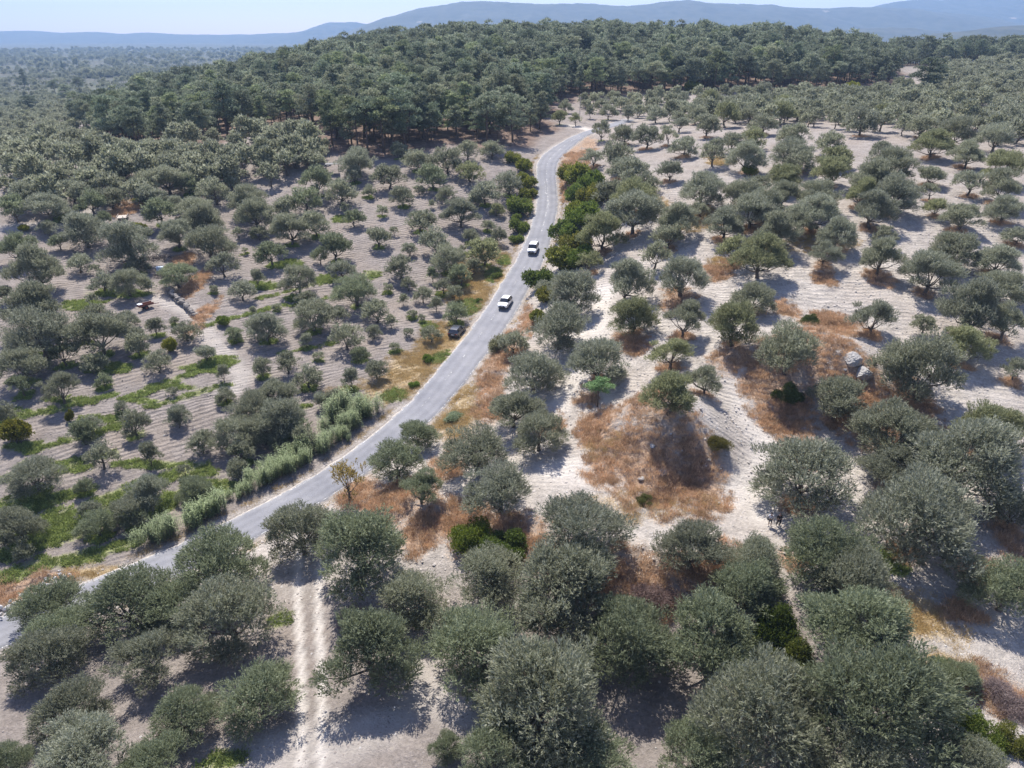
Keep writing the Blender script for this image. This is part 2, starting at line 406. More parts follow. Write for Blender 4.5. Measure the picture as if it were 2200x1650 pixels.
# right-hand slope
OL += crop(1400,400,2.75,[(305,30,230),(560,30,230),(780,50,200),(980,40,260),(1250,50,200),(1430,60,260),(290,150,130),(150,210,250),(590,150,270),(960,150,270),(1310,140,270),(870,220,210),(100,300,180),(20,420,180),(430,230,220),(480,390,190),(740,270,260),(640,430,290),(1100,290,220),(1020,400,200),(1380,310,130),(1350,430,240),(1680,130,130),(1830,180,210),(2090,130,230),(2160,290,150),(1650,500,350),(1800,370,280),(2050,430,260),(2080,580,270),(1900,740,380),(2090,820,250),(1840,930,300),
 (180,530,290),(610,650,250),(190,800,250),(490,830,300),(120,980,260),(1310,790,260),(1610,820,130),(810,970,370),(310,1150,250),(110,1230,320),(1100,1260,330),(1600,1080,470),(2150,1100,150),(1650,30,120)])
OL += crop(700,400,3.143,[(1870,330,320),(2080,190,330),(1780,520,180),(1680,740,330),(2040,660,340),(2080,880,290),(1580,960,370),(1265,1070,170),(1410,1260,360),(1840,1190,360),(1250,1500,320),(1480,690,150)])
OL += crop(1100,0,2,[(1505,525,140),(385,570,90),(480,580,110),(580,590,120),(670,590,90),(740,630,110),(720,530,90),(840,540,120),(950,610,110),(1040,595,110),(865,665,120),(1010,680,150),(680,735,110),(825,795,170),(450,670,140),(460,720,110),(530,740,140),(350,680,100),(580,790,110),(990,800,120),(1070,790,110),(1170,765,150),(1200,650,170),(1210,580,130),(1240,695,130),(1375,610,140),(1385,670,140),(1375,740,150),(1590,640,100),(1630,715,200),(1550,785,190),(1680,690,150),(1640,840,180),(1300,830,220),
 (1340,910,160),(1230,950,160),(1090,880,180),(1010,900,210),(810,910,110),(700,960,200),(1810,620,150),(1910,570,150),(1760,545,120),(2080,590,150),(1960,660,150),(2110,720,170),(1800,755,110),(1970,785,130),(2100,810,160),(1820,885,100),(2120,920,190),(2140,520,140),(1160,490,110),(1290,495,80),(1410,505,70),(1020,490,100),(920,490,130),(790,490,100),(1085,530,120),(520,850,180),(420,820,140),(400,960,200),
 (275,515,60),(205,505,70),(230,460,60),(335,490,50),(735,425,70),(640,420,40),(415,480,80),(500,490,70),(620,490,90),(350,430,40),(440,415,60),(540,420,40),(480,440,50),(580,455,30),(1080,390,80),(960,400,70),(850,420,80),(1170,450,90),(1480,490,100),(1600,480,110),(1700,470,100)])
# left-hand ploughed field
OL += crop(0,400,3.143,[(320,140,250),(620,115,170),(745,70,180),(1010,70,170),(1190,110,110),(1450,40,200),(1670,90,230),(1085,190,180),(1320,160,210),(1370,240,220),(1190,330,230),(1410,380,290),(870,410,310),(570,310,260),(320,285,120),(400,390,100),(110,430,230),(260,590,320),(530,520,150),(700,225,90),(930,545,130),(1190,600,210),(860,660,220),(700,660,150),(650,575,70),(1000,690,80),(1505,545,160),(1720,210,220),(1930,150,180),(2060,90,200),(1960,300,250),(2130,260,200),(1610,325,80),(1750,320,110),(1830,460,190),(2160,480,110),(1655,440,45),(1630,710,150),(2015,640,210),(2050,760,130),(1440,700,60),
 (240,830,370),(40,750,110),(260,1000,430),(650,870,150),(670,1020,320),(860,905,150),(1050,965,110),(1175,910,60),(1260,990,150),(920,1010,120),(930,1090,150),(1580,1010,100),(1790,960,240),(2110,890,240),(2070,1060,90),(150,1200,330),(430,1140,200),(630,1210,150),(1060,1190,170),(1390,1140,120),(150,1360,160),(410,1380,250),(700,1320,110),(820,1500,90),(1160,1390,70),(1210,1540,130),(1510,1285,90),(1520,1420,120),(30,1550,150),(600,1630,150),(910,1620,170),(1770,1240,130),(1940,1200,160),(2080,1290,190),(2150,1150,70),(1860,1420,250),(1700,1500,280),(1900,1580,300),(2170,1460,110),(620,780,80),(1870,820,60),(1710,850,50),(1740,640,100)])
OL += crop(700,400,3.143,[(95,50,190),(290,40,90),(520,70,170),(630,30,70),(815,60,130),(1075,50,190),(1005,105,90),(910,190,220),(1155,165,90),(130,160,70),(190,220,130),(380,170,80),(635,230,200),(715,130,50),(1095,270,90),(1160,350,110),(60,430,200),(355,350,160),(460,310,60),(740,385,190),(975,345,100),(1070,460,200),(830,510,210),(1000,560,100),(565,430,90),(920,435,60),(500,560,180),(110,570,150),(720,610,90),(845,575,80),(915,615,150),(790,680,130),(865,730,100),(555,670,90),(655,745,110),(420,690,70),
 (200,700,280),(745,800,130),(880,840,230),(525,780,70),(580,855,100),(340,850,190),(70,890,200),(650,890,80),(440,930,80),(710,980,190),(325,990,100),(140,1030,190),(560,990,70),(470,1090,70),(230,1130,120),(340,1250,130),(170,1330,120),(50,1430,130)])
OL += crop(0,900,2.75,[(200,330,280),(490,90,170),(600,240,160),(790,70,130),(500,400,110),(890,240,120),(1050,10,120),(1190,150,150),(1390,80,270),(1560,60,250),(1420,200,170),(1400,310,120),(1740,60,180),(1650,150,110),(1790,130,140),(100,640,260),(570,620,220),(140,800,110),(760,540,220),(880,460,250),(1150,420,220),(1090,310,80),(800,590,150),(520,540,120)])
OL += crop(0,0,2,[(1530,700,140),(1520,755,80),(1670,760,120),(1590,820,60),(1740,840,120),(1860,760,130),(1920,690,130),(1790,690,110),(1720,650,80),(2020,740,100),(2080,800,140),(2180,790,120),(1910,830,90),(1980,910,140),(1810,940,130),(2110,640,100),(2010,650,90),(2135,895,60),(1640,900,60),(1480,890,50),(1450,815,150),(1360,790,130),(1300,850,150),(1230,910,120),(1370,940,150),(1090,920,150),(1060,850,160),(930,810,120),(860,890,140),(690,920,120),(760,870,80),(650,830,130),(480,820,130),(390,870,100),(200,880,170),(810,800,90),(720,770,150),(600,790,80),(310,820,120),(100,840,130),(60,900,130)])
# drop entries listed twice (crops overlap)
keep = []
for t in OL:
    if all(math.hypot(t[0]-k[0], (t[1]-k[1])*1.3) > .36*(t[2]+k[2])/2 for k in keep): keep.append(t)
OL = np.array(keep)
print("listed olives", len(OL))

def place(L, cz):
    """crown centre + width in pixels -> ground point and crown radius in metres; cz = crown centre height / radius"""
    L = np.asarray(L, float); lift = np.zeros(len(L))
    for _ in range(4):
        P, t = hit(L[:, 0], L[:, 1], lift); r = L[:, 2]/2*t/F; lift = cz*r
    P[:, 2] = Hg(P[:, 0], P[:, 1]); return P, r
OP, ORad = place(OL, 0.82)
ORad = np.minimum(ORad*np.where(OL[:, 1] > 1000, np.where((OL[:, 0] > 900) & (OL[:, 1] > 1200), 1.22, 1.11), np.where(OL[:, 0] < 1120, 1.20, 1.10)), 6.4)
kcar = (OL[:, 0] > 880) & (OL[:, 0] < 1010) & (OL[:, 1] > 640) & (OL[:, 1] < 740); ORad = np.where(kcar, ORad*.66, ORad)
kppl = (np.abs(OL[:, 0]-1560) < 75) & (np.abs(OL[:, 1]-1175) < 60); ORad = np.where(kppl, ORad*.8, ORad)
kbig = np.hypot(OL[:, 0]-1727, OL[:, 1]-1012) < 25; ORad = np.where(kbig, ORad*.90, ORad)
print("crown radius quantiles", np.round(np.quantile(ORad, [0, .1, .3, .5, .7, .9, 1]), 2))

# trees of the crowded groves farther off, set out in uneven rows
GROVES = [([(240,345),(705,335),(690,405),(450,440),(230,472),(180,400)], 7.0, 3.3),
 ([(0,335),(260,330),(420,322),(640,282),(700,330),(690,372),(430,418),(180,452),(0,476)], 6.0, 3.6),
 ([(-60,215),(120,212),(330,210),(165,285),(250,330),(-60,335)], 9.0, 3.2),
 ([(2010,150),(2200,136),(2300,136),(2300,330),(1900,290),(1560,262),(1560,228),(1840,212),(1980,200)], 6.8, 3.3),
 ([(1230,228),(1560,212),(1960,205),(1960,270),(1560,275),(1300,262)], 8.2, 3.1),
 ([(0,150),(330,165),(330,185),(0,205)], 17, 3.2)]
fill = []
for poly, sp_, rad in GROVES:
    xs = np.arange(-420, 420, sp_); ys = np.arange(120, 900, sp_)
    X, Y = np.meshgrid(xs, ys); X = X+.32*Y*0; a = .35
    X2 = X*math.cos(a)-(Y-400)*math.sin(a); Y2 = X*math.sin(a)+(Y-400)*math.cos(a)+400
    X2 = (X2+rng.normal(0, sp_*.16, X.shape)).ravel(); Y2 = (Y2+rng.normal(0, sp_*.16, X.shape)).ravel()
    k = (Y2 > 100); X2, Y2 = X2[k], Y2[k]; Z2 = H0(X2, Y2); qx, qy, qz = project(np.stack([X2, Y2, Z2], 1))
    k = inpoly(qx, qy, poly) & (rng.random(len(qx)) > .1); X2, Y2, Z2 = X2[k], Y2[k], Z2[k]
    fill += [(x, y, z, rad*random.uniform(.7, 1.25)) for x, y, z in zip(X2, Y2, Z2)]
fill = np.array(fill)
d2 = ((fill[:, None, :2]-OP[None, :, :2])**2).sum(2); fill = fill[(np.sqrt(d2) > (ORad[None]*.65+fill[:, 3:4]*.5)).all(1)]
fd, _ = road_dist(fill[:, 0], fill[:, 1]); fill = fill[fd > 2]
print("grove fill", len(fill))

# forest
FOREST = [(160,292),(258,322),(420,316),(530,286),(640,268),(712,316),(800,332),(900,322),(1000,300),(1075,318),(1158,306),(1172,258),(1178,222),(1230,210),(1340,203),(1500,198),(1640,194),(1800,190),(1900,186),(1930,165),(1900,141),(1700,113),(1300,92),(1000,108),(830,118),(600,152),(430,183),(330,214)]
FOREST2 = [(1905,131),(2100,130),(2320,124),(2320,136),(2000,141),(1905,143)]
def forest_points(poly, sp_):
    xs = np.arange(-330, 420, sp_); ys = np.arange(190, 760, sp_); X, Y = np.meshgrid(xs, ys)
    X = (X+rng.normal(0, sp_*.3, X.shape)).ravel(); Y = (Y+rng.normal(0, sp_*.3, Y.shape)).ravel()
    Z = H0(X, Y); qx, qy, qz = project(np.stack([X, Y, Z], 1)); k = inpoly(qx, qy, poly)
    return np.stack([X, Y, Z, qx, qy, qz], 1)[k]
PI_ = np.vstack([forest_points(FOREST, 6.0), forest_points(FOREST2, 7.5)])
fd, _ = road_dist(PI_[:, 0], PI_[:, 1]); PI_ = PI_[(fd > 2.0) & (fbm(PI_[:, 0]*.045, PI_[:, 1]*.045, 77) > .24)]
print("pines", len(PI_))

# ------------------------------------------------------------------ ground sheet
def axis(a, b, step, far_lo, far_hi):
    c = list(np.arange(a, b+step*.5, step)); s = step
    while c[-1] < far_hi: s = min(s*1.05, 900); c.append(c[-1]+s)
    c2 = []; s = step; x = a
    while x > far_lo: s = min(s*1.05, 900); x -= s; c2.append(x)
    return np.array(c2[::-1]+c)
gx = axis(-105, 105, .45, -10500, 10500); gy = axis(24, 205, .45, -1000, 10800)
GX, GY = np.meshgrid(gx, gy); vx, vy = GX.ravel(), GY.ravel()
hz = H0(vx, vy); rdist, rz_ = road_dist(vx, vy)
t = np.clip(1-rdist/2.2, 0, 1); t = t*t*(3-2*t); vz = hz*(1-t)+(rz_-.06)*t
vz = np.where(rdist < -.45, vz-.20, vz)
rr_ = np.hypot(vx, vy)
nearw = np.clip((260-rr_)/60, 0, 1)*np.clip(rdist/1.5, 0, 1)
vz = vz+nearw*((fbm(vx*.5, vy*.5, 3)-.5)*.34+(vnoise(vx*1.3, vy*1.3, 9)-.5)*.12)
farw = np.clip((rr_-500)/900, 0, 1); vz = vz+farw*(fbm(vx*.002, vy*.002, 5)-.5)*14*np.clip(rr_/2500, 0, 1)

def blobs(L, world=()):
    w = np.zeros(len(vx)); sel = np.where((vy > 20) & (rr_ < 760))[0]; x, y = vx[sel], vy[sel]; ww = np.zeros(len(sel))
    L = np.array([b if len(b) == 5 else (*b, 1.0) for b in L], float)
    if len(L):
        P, t_ = hit(L[:, 0], L[:, 1])
        for (bx, by, bz), tt, b in zip(P, t_, L):
            ang = math.atan2(47-bz, math.hypot(bx, by)); a = b[2]*tt/F; c = b[3]*tt/F/max(math.sin(ang), .12)
            d = np.sqrt(((x-bx)/a)**2+((y-by)/c)**2); ww = np.maximum(ww, b[4]*np.clip(1.35-d, 0, 1))
    for bx, by, r_, s_ in world:
        k = np.where((np.abs(x-bx) < 1.5*r_) & (np.abs(y-by) < 1.5*r_))[0]
        d = np.hypot(x[k]-bx, y[k]-by)/r_; ww[k] = np.maximum(ww[k], s_*np.clip(1.35-d, 0, 1))
    w[sel] = ww; return w
DRYB = [(850,1075,100,55),(770,1060,50,50),(960,1115,110,45),(1080,1150,130,50),(1310,1225,120,50),(1380,1265,110,55),(1220,1195,100,35),(900,1140,60,50),
 (1400,1010,110,80),(1330,980,90,50),(1490,1020,80,80),(1290,915,60,45),(1390,860,70,30),(1625,820,45,60),(1680,860,60,90),(1740,740,70,45),(1840,850,70,60),(1790,700,70,25),(1870,905,90,50),(1965,860,50,40),(1460,645,45,25),(1355,735,45,25),(1580,770,60,25),(1690,665,30,14),(1770,600,28,12),(1890,600,36,14),(1540,585,36,14),
 (1090,750,40,45),(1060,810,35,55),(1135,690,22,40),(1050,880,40,35),(960,1000,45,40),(2150,1490,90,60),(2180,1170,50,45),(2060,1320,60,25),(1235,330,34,22),(1265,310,26,12),(1222,362,16,26),(1215,400,14,20),
 (90,1248,90,18),(20,1275,60,22),(420,610,22,25),(390,565,26,14),(438,680,18,36),(270,447,34,10),(1560,1210,70,45),(1480,1230,70,40),(1900,1455,130,35),(1700,1200,40,25),(2110,1230,70,25),(1180,910,40,30),(1260,860,30,20),(270,214,70,14,.9),(190,232,60,10,.8),(120,250,40,6,.6),(60,470,50,8,.4)]
STRB = [(1010,610,60,45),(955,735,60,45),(880,800,70,45),(985,900,55,55),(990,850,40,25),(230,1232,110,18),(1500,470,70,14),(1950,1320,120,55),(1340,1090,180,40,.6),(1480,1080,90,30,.5),(1760,520,120,16,.5),(1560,560,60,12,.5),(820,830,60,40,.7),(1060,545,40,20,.7),(1080,620,30,40,.8),(720,850,60,20,.5),(1300,950,50,30,.6),(2000,1420,120,30,.7),(1410,440,30,10),(1540,345,30,8,.7)]
GRNB = [(450,1045,80,16),(300,1082,100,18),(180,1110,110,20),(90,1145,110,24),(340,1000,110,9),(120,1002,90,10),(370,830,60,6),(430,792,60,6),(230,790,60,10),(60,1080,80,18),(410,1015,70,12),(140,1205,90,9),(480,775,36,9),(560,615,50,7),(260,630,70,8),(170,655,46,9),(620,568,36,7),(950,770,30,14),(845,850,36,14),(1005,660,34,16),(600,1330,26,18),(900,1325,50,18),(480,1632,46,22),(1750,1185,46,26),(1900,1205,50,28),(700,600,30,8),(800,590,24,7),(220,900,60,6),(60,960,60,8),(20,1190,60,14),(300,860,50,5),(150,860,60,6),(40,890,50,8),(640,640,34,6),(740,470,30,5),(1060,590,20,14),(1085,560,16,10),(660,1090,20,20),(340,430,60,5),(160,470,50,5),(1820,1240,40,22),(920,705,20,12),(560,900,40,8)]
lw = [(p[0], p[1], min(1.5, .55*r_+.3), .95) for p, r_, q in zip(OP, ORad, OL) if q[0] < 1000-(q[1]-700)*.9 and q[1] < 1180 and rng.random() < .55]
rw = [(p[0], p[1], min(1.9, .45*r_+.5), 1.0) for p, r_, q in zip(OP, ORad, OL) if q[0] > 1250 and q[1] < 1250 and rng.random() < .8]
side0 = np.clip((vx-np.interp(vy, RM[np.argsort(RM[:, 1]), 1], RM[np.argsort(RM[:, 1]), 0]))/6, 0, 1)
A_dry = blobs(DRYB, rw); A_str = blobs(STRB); A_grn = blobs(GRNB, lw)
GLN = [([(-20,1200),(140,1150),(300,1085),(480,1045)],1.3),([(-20,1035),(120,1000),(240,972)],.9),([(200,1080),(330,1035),(440,1005)],1.2),([(-20,1090),(90,1075),(200,1050)],1.0),([(60,972),(200,930),(300,900)],.8),([(290,850),(420,800),(490,785)],.9),([(330,872),(480,828)],.9),([(-20,1250),(60,1225),(160,1200),(290,1165)],1.2),([(-20,905),(120,880),(240,848)],.9),([(440,700),(560,668),(700,640)],.7),([(560,640),(700,605)],.7),([(180,660),(300,628)],.8),([(30,780),(190,735)],.8),([(600,760),(720,735)],.6),([(540,900),(660,872)],.7)]
selg = np.where((rr_ < 240) & (side0 < .5))[0]
for ln, wid in GLN:
    P = catmull(G([a[0] for a in ln], [a[1] for a in ln]), 8); d = np.min(np.hypot(vx[selg, None]-P[:, 0], vy[selg, None]-P[:, 1]), 1)
    A_grn[selg] = np.maximum(A_grn[selg], np.clip(1.5-d/wid, 0, 1)*(.35+.9*fbm(vx[selg]*.22, vy[selg]*.22, 71)))
A_str = np.maximum(A_str, np.clip(1-np.abs(rdist-1.2)/1.1, 0, 1)*.42)
A_dry = A_dry*np.clip(rdist/.6, 0, 1); A_grn = A_grn*np.clip(rdist/.6, 0, 1)
# paler marl right of the road
qx, qy, qz = project(np.stack([vx, vy, vz], 1)); front = vy > 15
A_pale = np.zeros(len(vx))
d_r = (np.interp(vy, RM[np.argsort(RM[:, 1]), 1], RM[np.argsort(RM[:, 1]), 0])); side = np.clip((vx-d_r)/6, 0, 1)
low = np.clip((qy-1180)/150, 0, 1)*np.clip((1900-qx)/150, 0, 1)
A_pale = side*(1-.97*low)*np.clip((215-rr_)/90, .25, 1)
A_pale = np.maximum(A_pale, np.clip(1-np.abs(rdist-.5)/.8, 0, 1)*.8)
TRK = [[(330,640),(410,672),(455,730),(505,790),(520,812),(495,840)],[(0,492),(110,478),(200,455),(330,440)],[(640,1180),(640,1300),(648,1450),(645,1650)],[(690,1180),(684,1300),(690,1450),(690,1650)],[(900,1380),(915,1460),(890,1510),(760,1590),(480,1660)],[(940,1350),(925,1480),(1010,1540)],
 [(1010,850),(1000,960)],[(985,860),(965,960)],[(1600,880),(1640,960),(1600,1040),(1500,1070),(1180,1010)],[(1300,970),(1220,1000)],[(1280,283),(1240,272),(1190,268)],[(1240,700),(1270,800),(1290,860)],[(960,1385),(1010,1340),(1080,1320)],[(480,1640),(640,1600),(800,1565)],[(1560,1070),(1640,1060),(1640,1110)],[(1180,900),(1250,800),(1280,720),(1300,620)],[(1640,960),(1600,850),(1580,790)]]
A_trk = np.zeros(len(vx))
for ln in TRK:
    P = catmull(G([a[0] for a in ln], [a[1] for a in ln]), 8); sel = np.where((rr_ < 330) & (vx > P[:, 0].min()-4) & (vx < P[:, 0].max()+4) & (vy > P[:, 1].min()-4) & (vy < P[:, 1].max()+4))[0]
    d = np.full(len(sel), 99.0)
    for i in range(len(P)-1):       # distance to the line itself
        e = P[i+1, :2]-P[i, :2]; q = np.clip(((vx[sel]-P[i, 0])*e[0]+(vy[sel]-P[i, 1])*e[1])/(e@e+1e-9), 0, 1)
        d = np.minimum(d, np.hypot(vx[sel]-P[i, 0]-q*e[0], vy[sel]-P[i, 1]-q*e[1]))
    d = d+(fbm(vx[sel]*.8, vy[sel]*.8, 81)-.5)*.35; wid = .36 if ln[0] in ((640,1180),(690,1180),(1010,850),(985,860)) else 1.9
    A_trk[sel] = np.maximum(A_trk[sel], np.clip(1.4-d/wid, 0, 1)*(1 if wid < 1 else .75 if ln[0][0] > 1100 else .40))
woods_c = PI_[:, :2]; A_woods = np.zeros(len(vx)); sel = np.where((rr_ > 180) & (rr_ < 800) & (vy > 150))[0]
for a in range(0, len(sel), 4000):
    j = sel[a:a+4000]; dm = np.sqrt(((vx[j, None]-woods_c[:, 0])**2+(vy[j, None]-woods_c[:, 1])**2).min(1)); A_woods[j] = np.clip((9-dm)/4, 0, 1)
A_far = np.clip((rr_-420)/350, 0, 1)
# furrows follow the slope's contours, turned a little by each field
ang = np.where(side > .5, .35, -.42)
A_fur = (vx*np.sin(ang)+vy*np.cos(ang))/.95+1.8*(fbm(vx*.03, vy*.03, 8)-.5)*6
A_till = (1-np.clip((qy-1130)/120, 0, 1)*np.where(vx > d_r, 1, .3))*np.where(side > .5, .65, .95)*np.clip(1-A_trk*.6, 0, 1)*np.clip(rdist/3, 0, 1)*np.clip((230-rr_)/60, 0, 1)
vz = vz+np.clip(A_dry, 0, 1)*np.clip(rdist/2-.5, 0, 1)*(fbm(vx*.30, vy*.30, 51)-.5)*2.2-.10*A_trk*np.clip(1-A_trk*.4, 0, 1)
ny, nx = GX.shape; ii = np.arange(nx*ny).reshape(ny, nx)
Q = np.stack([ii[:-1, :-1].ravel(), ii[:-1, 1:].ravel(), ii[1:, 1:].ravel(), ii[1:, :-1].ravel()], 1)
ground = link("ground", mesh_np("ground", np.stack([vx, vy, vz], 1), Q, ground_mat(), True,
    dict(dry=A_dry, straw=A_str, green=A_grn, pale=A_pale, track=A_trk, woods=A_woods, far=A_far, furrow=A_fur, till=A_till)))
tag(ground, kind='structure')
print("ground verts", len(vx))

# ------------------------------------------------------------------ the road
def road_mat():
    m, nt, N, L, B = nmat("worn_asphalt")
    uv = N.new("ShaderNodeAttribute"); uv.attribute_name = 'across'
    geo = N.new("ShaderNodeNewGeometry")
    def noise(s, d=5, r=.6):
        z = N.new("ShaderNodeTexNoise"); z.inputs['Scale'].default_value = s; z.inputs['Detail'].default_value = d; z.inputs['Roughness'].default_value = r; L.new(geo.outputs['Position'], z.inputs['Vector']); return z.outputs[0]
    n1, n2 = noise(.35), noise(7, 6, .7)
    cr = N.new("ShaderNodeValToRGB"); cr.color_ramp.elements[0].position = .3; cr.color_ramp.elements[0].color = (.175, .176, .19, 1); cr.color_ramp.elements[1].position = .72; cr.color_ramp.elements[1].color = (.245, .242, .25, 1)
    L.new(n1, cr.inputs[0])
    g = N.new("ShaderNodeMapRange"); L.new(n2, g.inputs[0]); g.inputs[1].default_value = .3; g.inputs[2].default_value = .7; g.inputs[3].default_value = .86; g.inputs[4].default_value = 1.12
    s = N.new("ShaderNodeVectorMath"); s.operation = 'SCALE'; L.new(cr.outputs[0], s.inputs[0]); L.new(g.outputs[0], s.inputs['Scale'])
    # mended patches and cracks
    vo = N.new("ShaderNodeTexVoronoi"); vo.inputs['Scale'].default_value = .22; L.new(geo.outputs['Position'], vo.inputs['Vector'])
    pm = N.new("ShaderNodeMapRange"); L.new(vo.outputs['Color'], pm.inputs[0]); pm.inputs[3].default_value = .95; pm.inputs[4].default_value = 1.05
    vc = N.new("ShaderNodeTexVoronoi"); vc.feature = 'DISTANCE_TO_EDGE'; vc.inputs['Scale'].default_value = 1.1; L.new(geo.outputs['Position'], vc.inputs['Vector'])
    cm = N.new("ShaderNodeMapRange"); L.new(vc.outputs['Distance'], cm.inputs[0]); cm.inputs[1].default_value = .008; cm.inputs[2].default_value = .03; cm.inputs[3].default_value = .90
    pc = N.new("ShaderNodeMath"); pc.operation = 'MULTIPLY'; L.new(pm.outputs[0], pc.inputs[0]); L.new(cm.outputs[0], pc.inputs[1])
    s0 = N.new("ShaderNodeVectorMath"); s0.operation = 'SCALE'; L.new(s.outputs[0], s0.inputs[0]); L.new(pc.outputs[0], s0.inputs['Scale']); s = s0
    # two dark worn wheel paths per lane
    w = N.new("ShaderNodeMath"); w.operation = 'SINE'; mm = N.new("ShaderNodeMath"); mm.operation = 'MULTIPLY'; mm.inputs[1].default_value = 12.5; L.new(uv.outputs['Fac'], mm.inputs[0]); L.new(mm.outputs[0], w.inputs[0])
    mr = N.new("ShaderNodeMapRange"); L.new(w.outputs[0], mr.inputs[0]); mr.inputs[1].default_value = -1; mr.inputs[3].default_value = .93; mr.inputs[4].default_value = 1.05
    s2 = N.new("ShaderNodeVectorMath"); s2.operation = 'SCALE'; L.new(s.outputs[0], s2.inputs[0]); L.new(mr.outputs[0], s2.inputs['Scale'])
    # dusty crumbling margins
    e = N.new("ShaderNodeMath"); e.operation = 'ABSOLUTE'; L.new(uv.outputs['Fac'], e.inputs[0])
    e2 = N.new("ShaderNodeMath"); e2.operation = 'MULTIPLY_ADD'; L.new(noise(1.6), e2.inputs[0]); e2.inputs[1].default_value = .35; L.new(e.outputs[0], e2.inputs[2])
    e3 = N.new("ShaderNodeMapRange"); L.new(e2.outputs[0], e3.inputs[0]); e3.inputs[1].default_value = 1.06; e3.inputs[2].default_value = 1.20
    mx = N.new("ShaderNodeMix"); mx.data_type = 'RGBA'; L.new(e3.outputs[0], mx.inputs[0]); L.new(s2.outputs[0], mx.inputs[6]); mx.inputs[7].default_value = (.46, .41, .35, 1)
    L.new(mx.outputs[2], B.inputs['Base Color']); B.inputs['Roughness'].default_value = .85; B.inputs['Specular IOR Level'].default_value = .3
    b = N.new("ShaderNodeBump"); b.inputs['Strength'].default_value = .35; b.inputs['Distance'].default_value = .03; L.new(n2, b.inputs['Height']); L.new(b.outputs[0], B.inputs['Normal'])
    return m
acr = np.array([-1.04, -1.0, -.6, -.2, .2, .6, 1.0, 1.04]); zo = np.array([-.22, 0, .03, .05, .05, .03, 0, -.22])
ew = .30*(fbm(RS*.5, RS*0+.5, 21)-.5); ew2 = .30*(fbm(RS*.5, RS*0+9.5, 22)-.5)
V = []; AC = []
for i in range(len(RM)):
    for a, z in zip(acr, zo):
        hw = RW[i]/2*a*(1+(ew2[i] if a > 0 else ew[i]))
        V.append((RM[i, 0]+RN[i, 0]*hw, RM[i, 1]+RN[i, 1]*hw, RZ[i]+z)); AC.append(a)
k = len(acr); Q = [(i*k+j, i*k+j+1, (i+1)*k+j+1, (i+1)*k+j) for i in range(len(RM)-1) for j in range(k-1)]
road = link("road", mesh_np("road", V, Q, road_mat(), True, {'across': AC})); tag(road, kind='structure')
def road_at(s, lat):
    x = np.interp(s, RS, RM[:, 0]); y = np.interp(s, RS, RM[:, 1]); nx_ = np.interp(s, RS, RN[:, 0]); ny_ = np.interp(s, RS, RN[:, 1]); w = np.interp(s, RS, RW)/2
    a = np.clip(abs(lat)/w, 0, 1); return x+nx_*lat, y+ny_*lat, np.interp(s, RS, RZ)+np.interp(a, [0, .2, .6, 1], [.05, .05, .03, 0])
def near_s(px, py):
    P = G([px], [py])[0]; return RS[((RM[:, 0]-P[0])**2+(RM[:, 1]-P[1])**2).argmin()]
def paint_mat():
    m, nt, N, L, B = nmat("worn_road_paint"); out = N["Material Output"]
    geo = N.new("ShaderNodeNewGeometry"); z = N.new("ShaderNodeTexNoise"); z.inputs['Scale'].default_value = 2.6; z.inputs['Detail'].default_value = 7; z.inputs['Roughness'].default_value = .75; L.new(geo.outputs['Position'], z.inputs['Vector'])
    mr = N.new("ShaderNodeMapRange"); L.new(z.outputs[0], mr.inputs[0]); mr.inputs[1].default_value = .46; mr.inputs[2].default_value = .60; mr.inputs[3].default_value = 0; mr.inputs[4].default_value = .9
    B.inputs['Base Color'].default_value = (.62, .61, .58, 1); B.inputs['Roughness'].default_value = .8
    tr = N.new("ShaderNodeBsdfTransparent"); ms = N.new("ShaderNodeMixShader"); L.new(mr.outputs[0], ms.inputs[0]); L.new(tr.outputs[0], ms.inputs[1]); L.new(B.outputs[0], ms.inputs[2]); L.new(ms.outputs[0], out.inputs['Surface'])
    return m
PM = paint_mat()
V = []; Q = []
def strip(s0, s1, lat, w, up=.012):
    n_ = max(2, int((s1-s0)/1.2)+1); b = len(V)
    for q in np.linspace(s0, s1, n_):
        la = lat(q) if callable(lat) else lat
        for e in (-w/2, w/2):
            x, y, z = road_at(q, la+e); V.append((x, y, z+up))
    for i in range(n_-1): Q.append((b+2*i, b+2*i+1, b+2*i+3, b+2*i+2))
s_a, s_b = near_s(1180, 480), near_s(1255, 290)
q = s_a-6
while q < s_b-2: strip(q, q+3.4, 0.05, .22); q += 5.2
s_c = near_s(1172, 400); strip(s_c-5, s_c+3, -.55, .2, .016); strip(s_c-5, s_c-4.6, -.28, .7, .018); strip(s_c+2.6, s_c+3, -.28, .7, .018)
strip(s_c-16, s_c-10, .35, .22, .018); strip(s_c-10.2, s_c-9.2, .1, .5, .02)
edge = lambda sgn: (lambda s: sgn*(np.interp(s, RS, RW)/2-.32))
strip(RS[0], s_b, edge(-1), .13); strip(RS[0], s_b, edge(1), .13)
q = near_s(880, 870)
while q < s_a-8: strip(q, q+2.5, -.5+.1*math.sin(q), .14); q += 7.5
mk = link("road_marking", mesh_np("road_marking", V, Q, PM)); tag(mk, kind='structure')

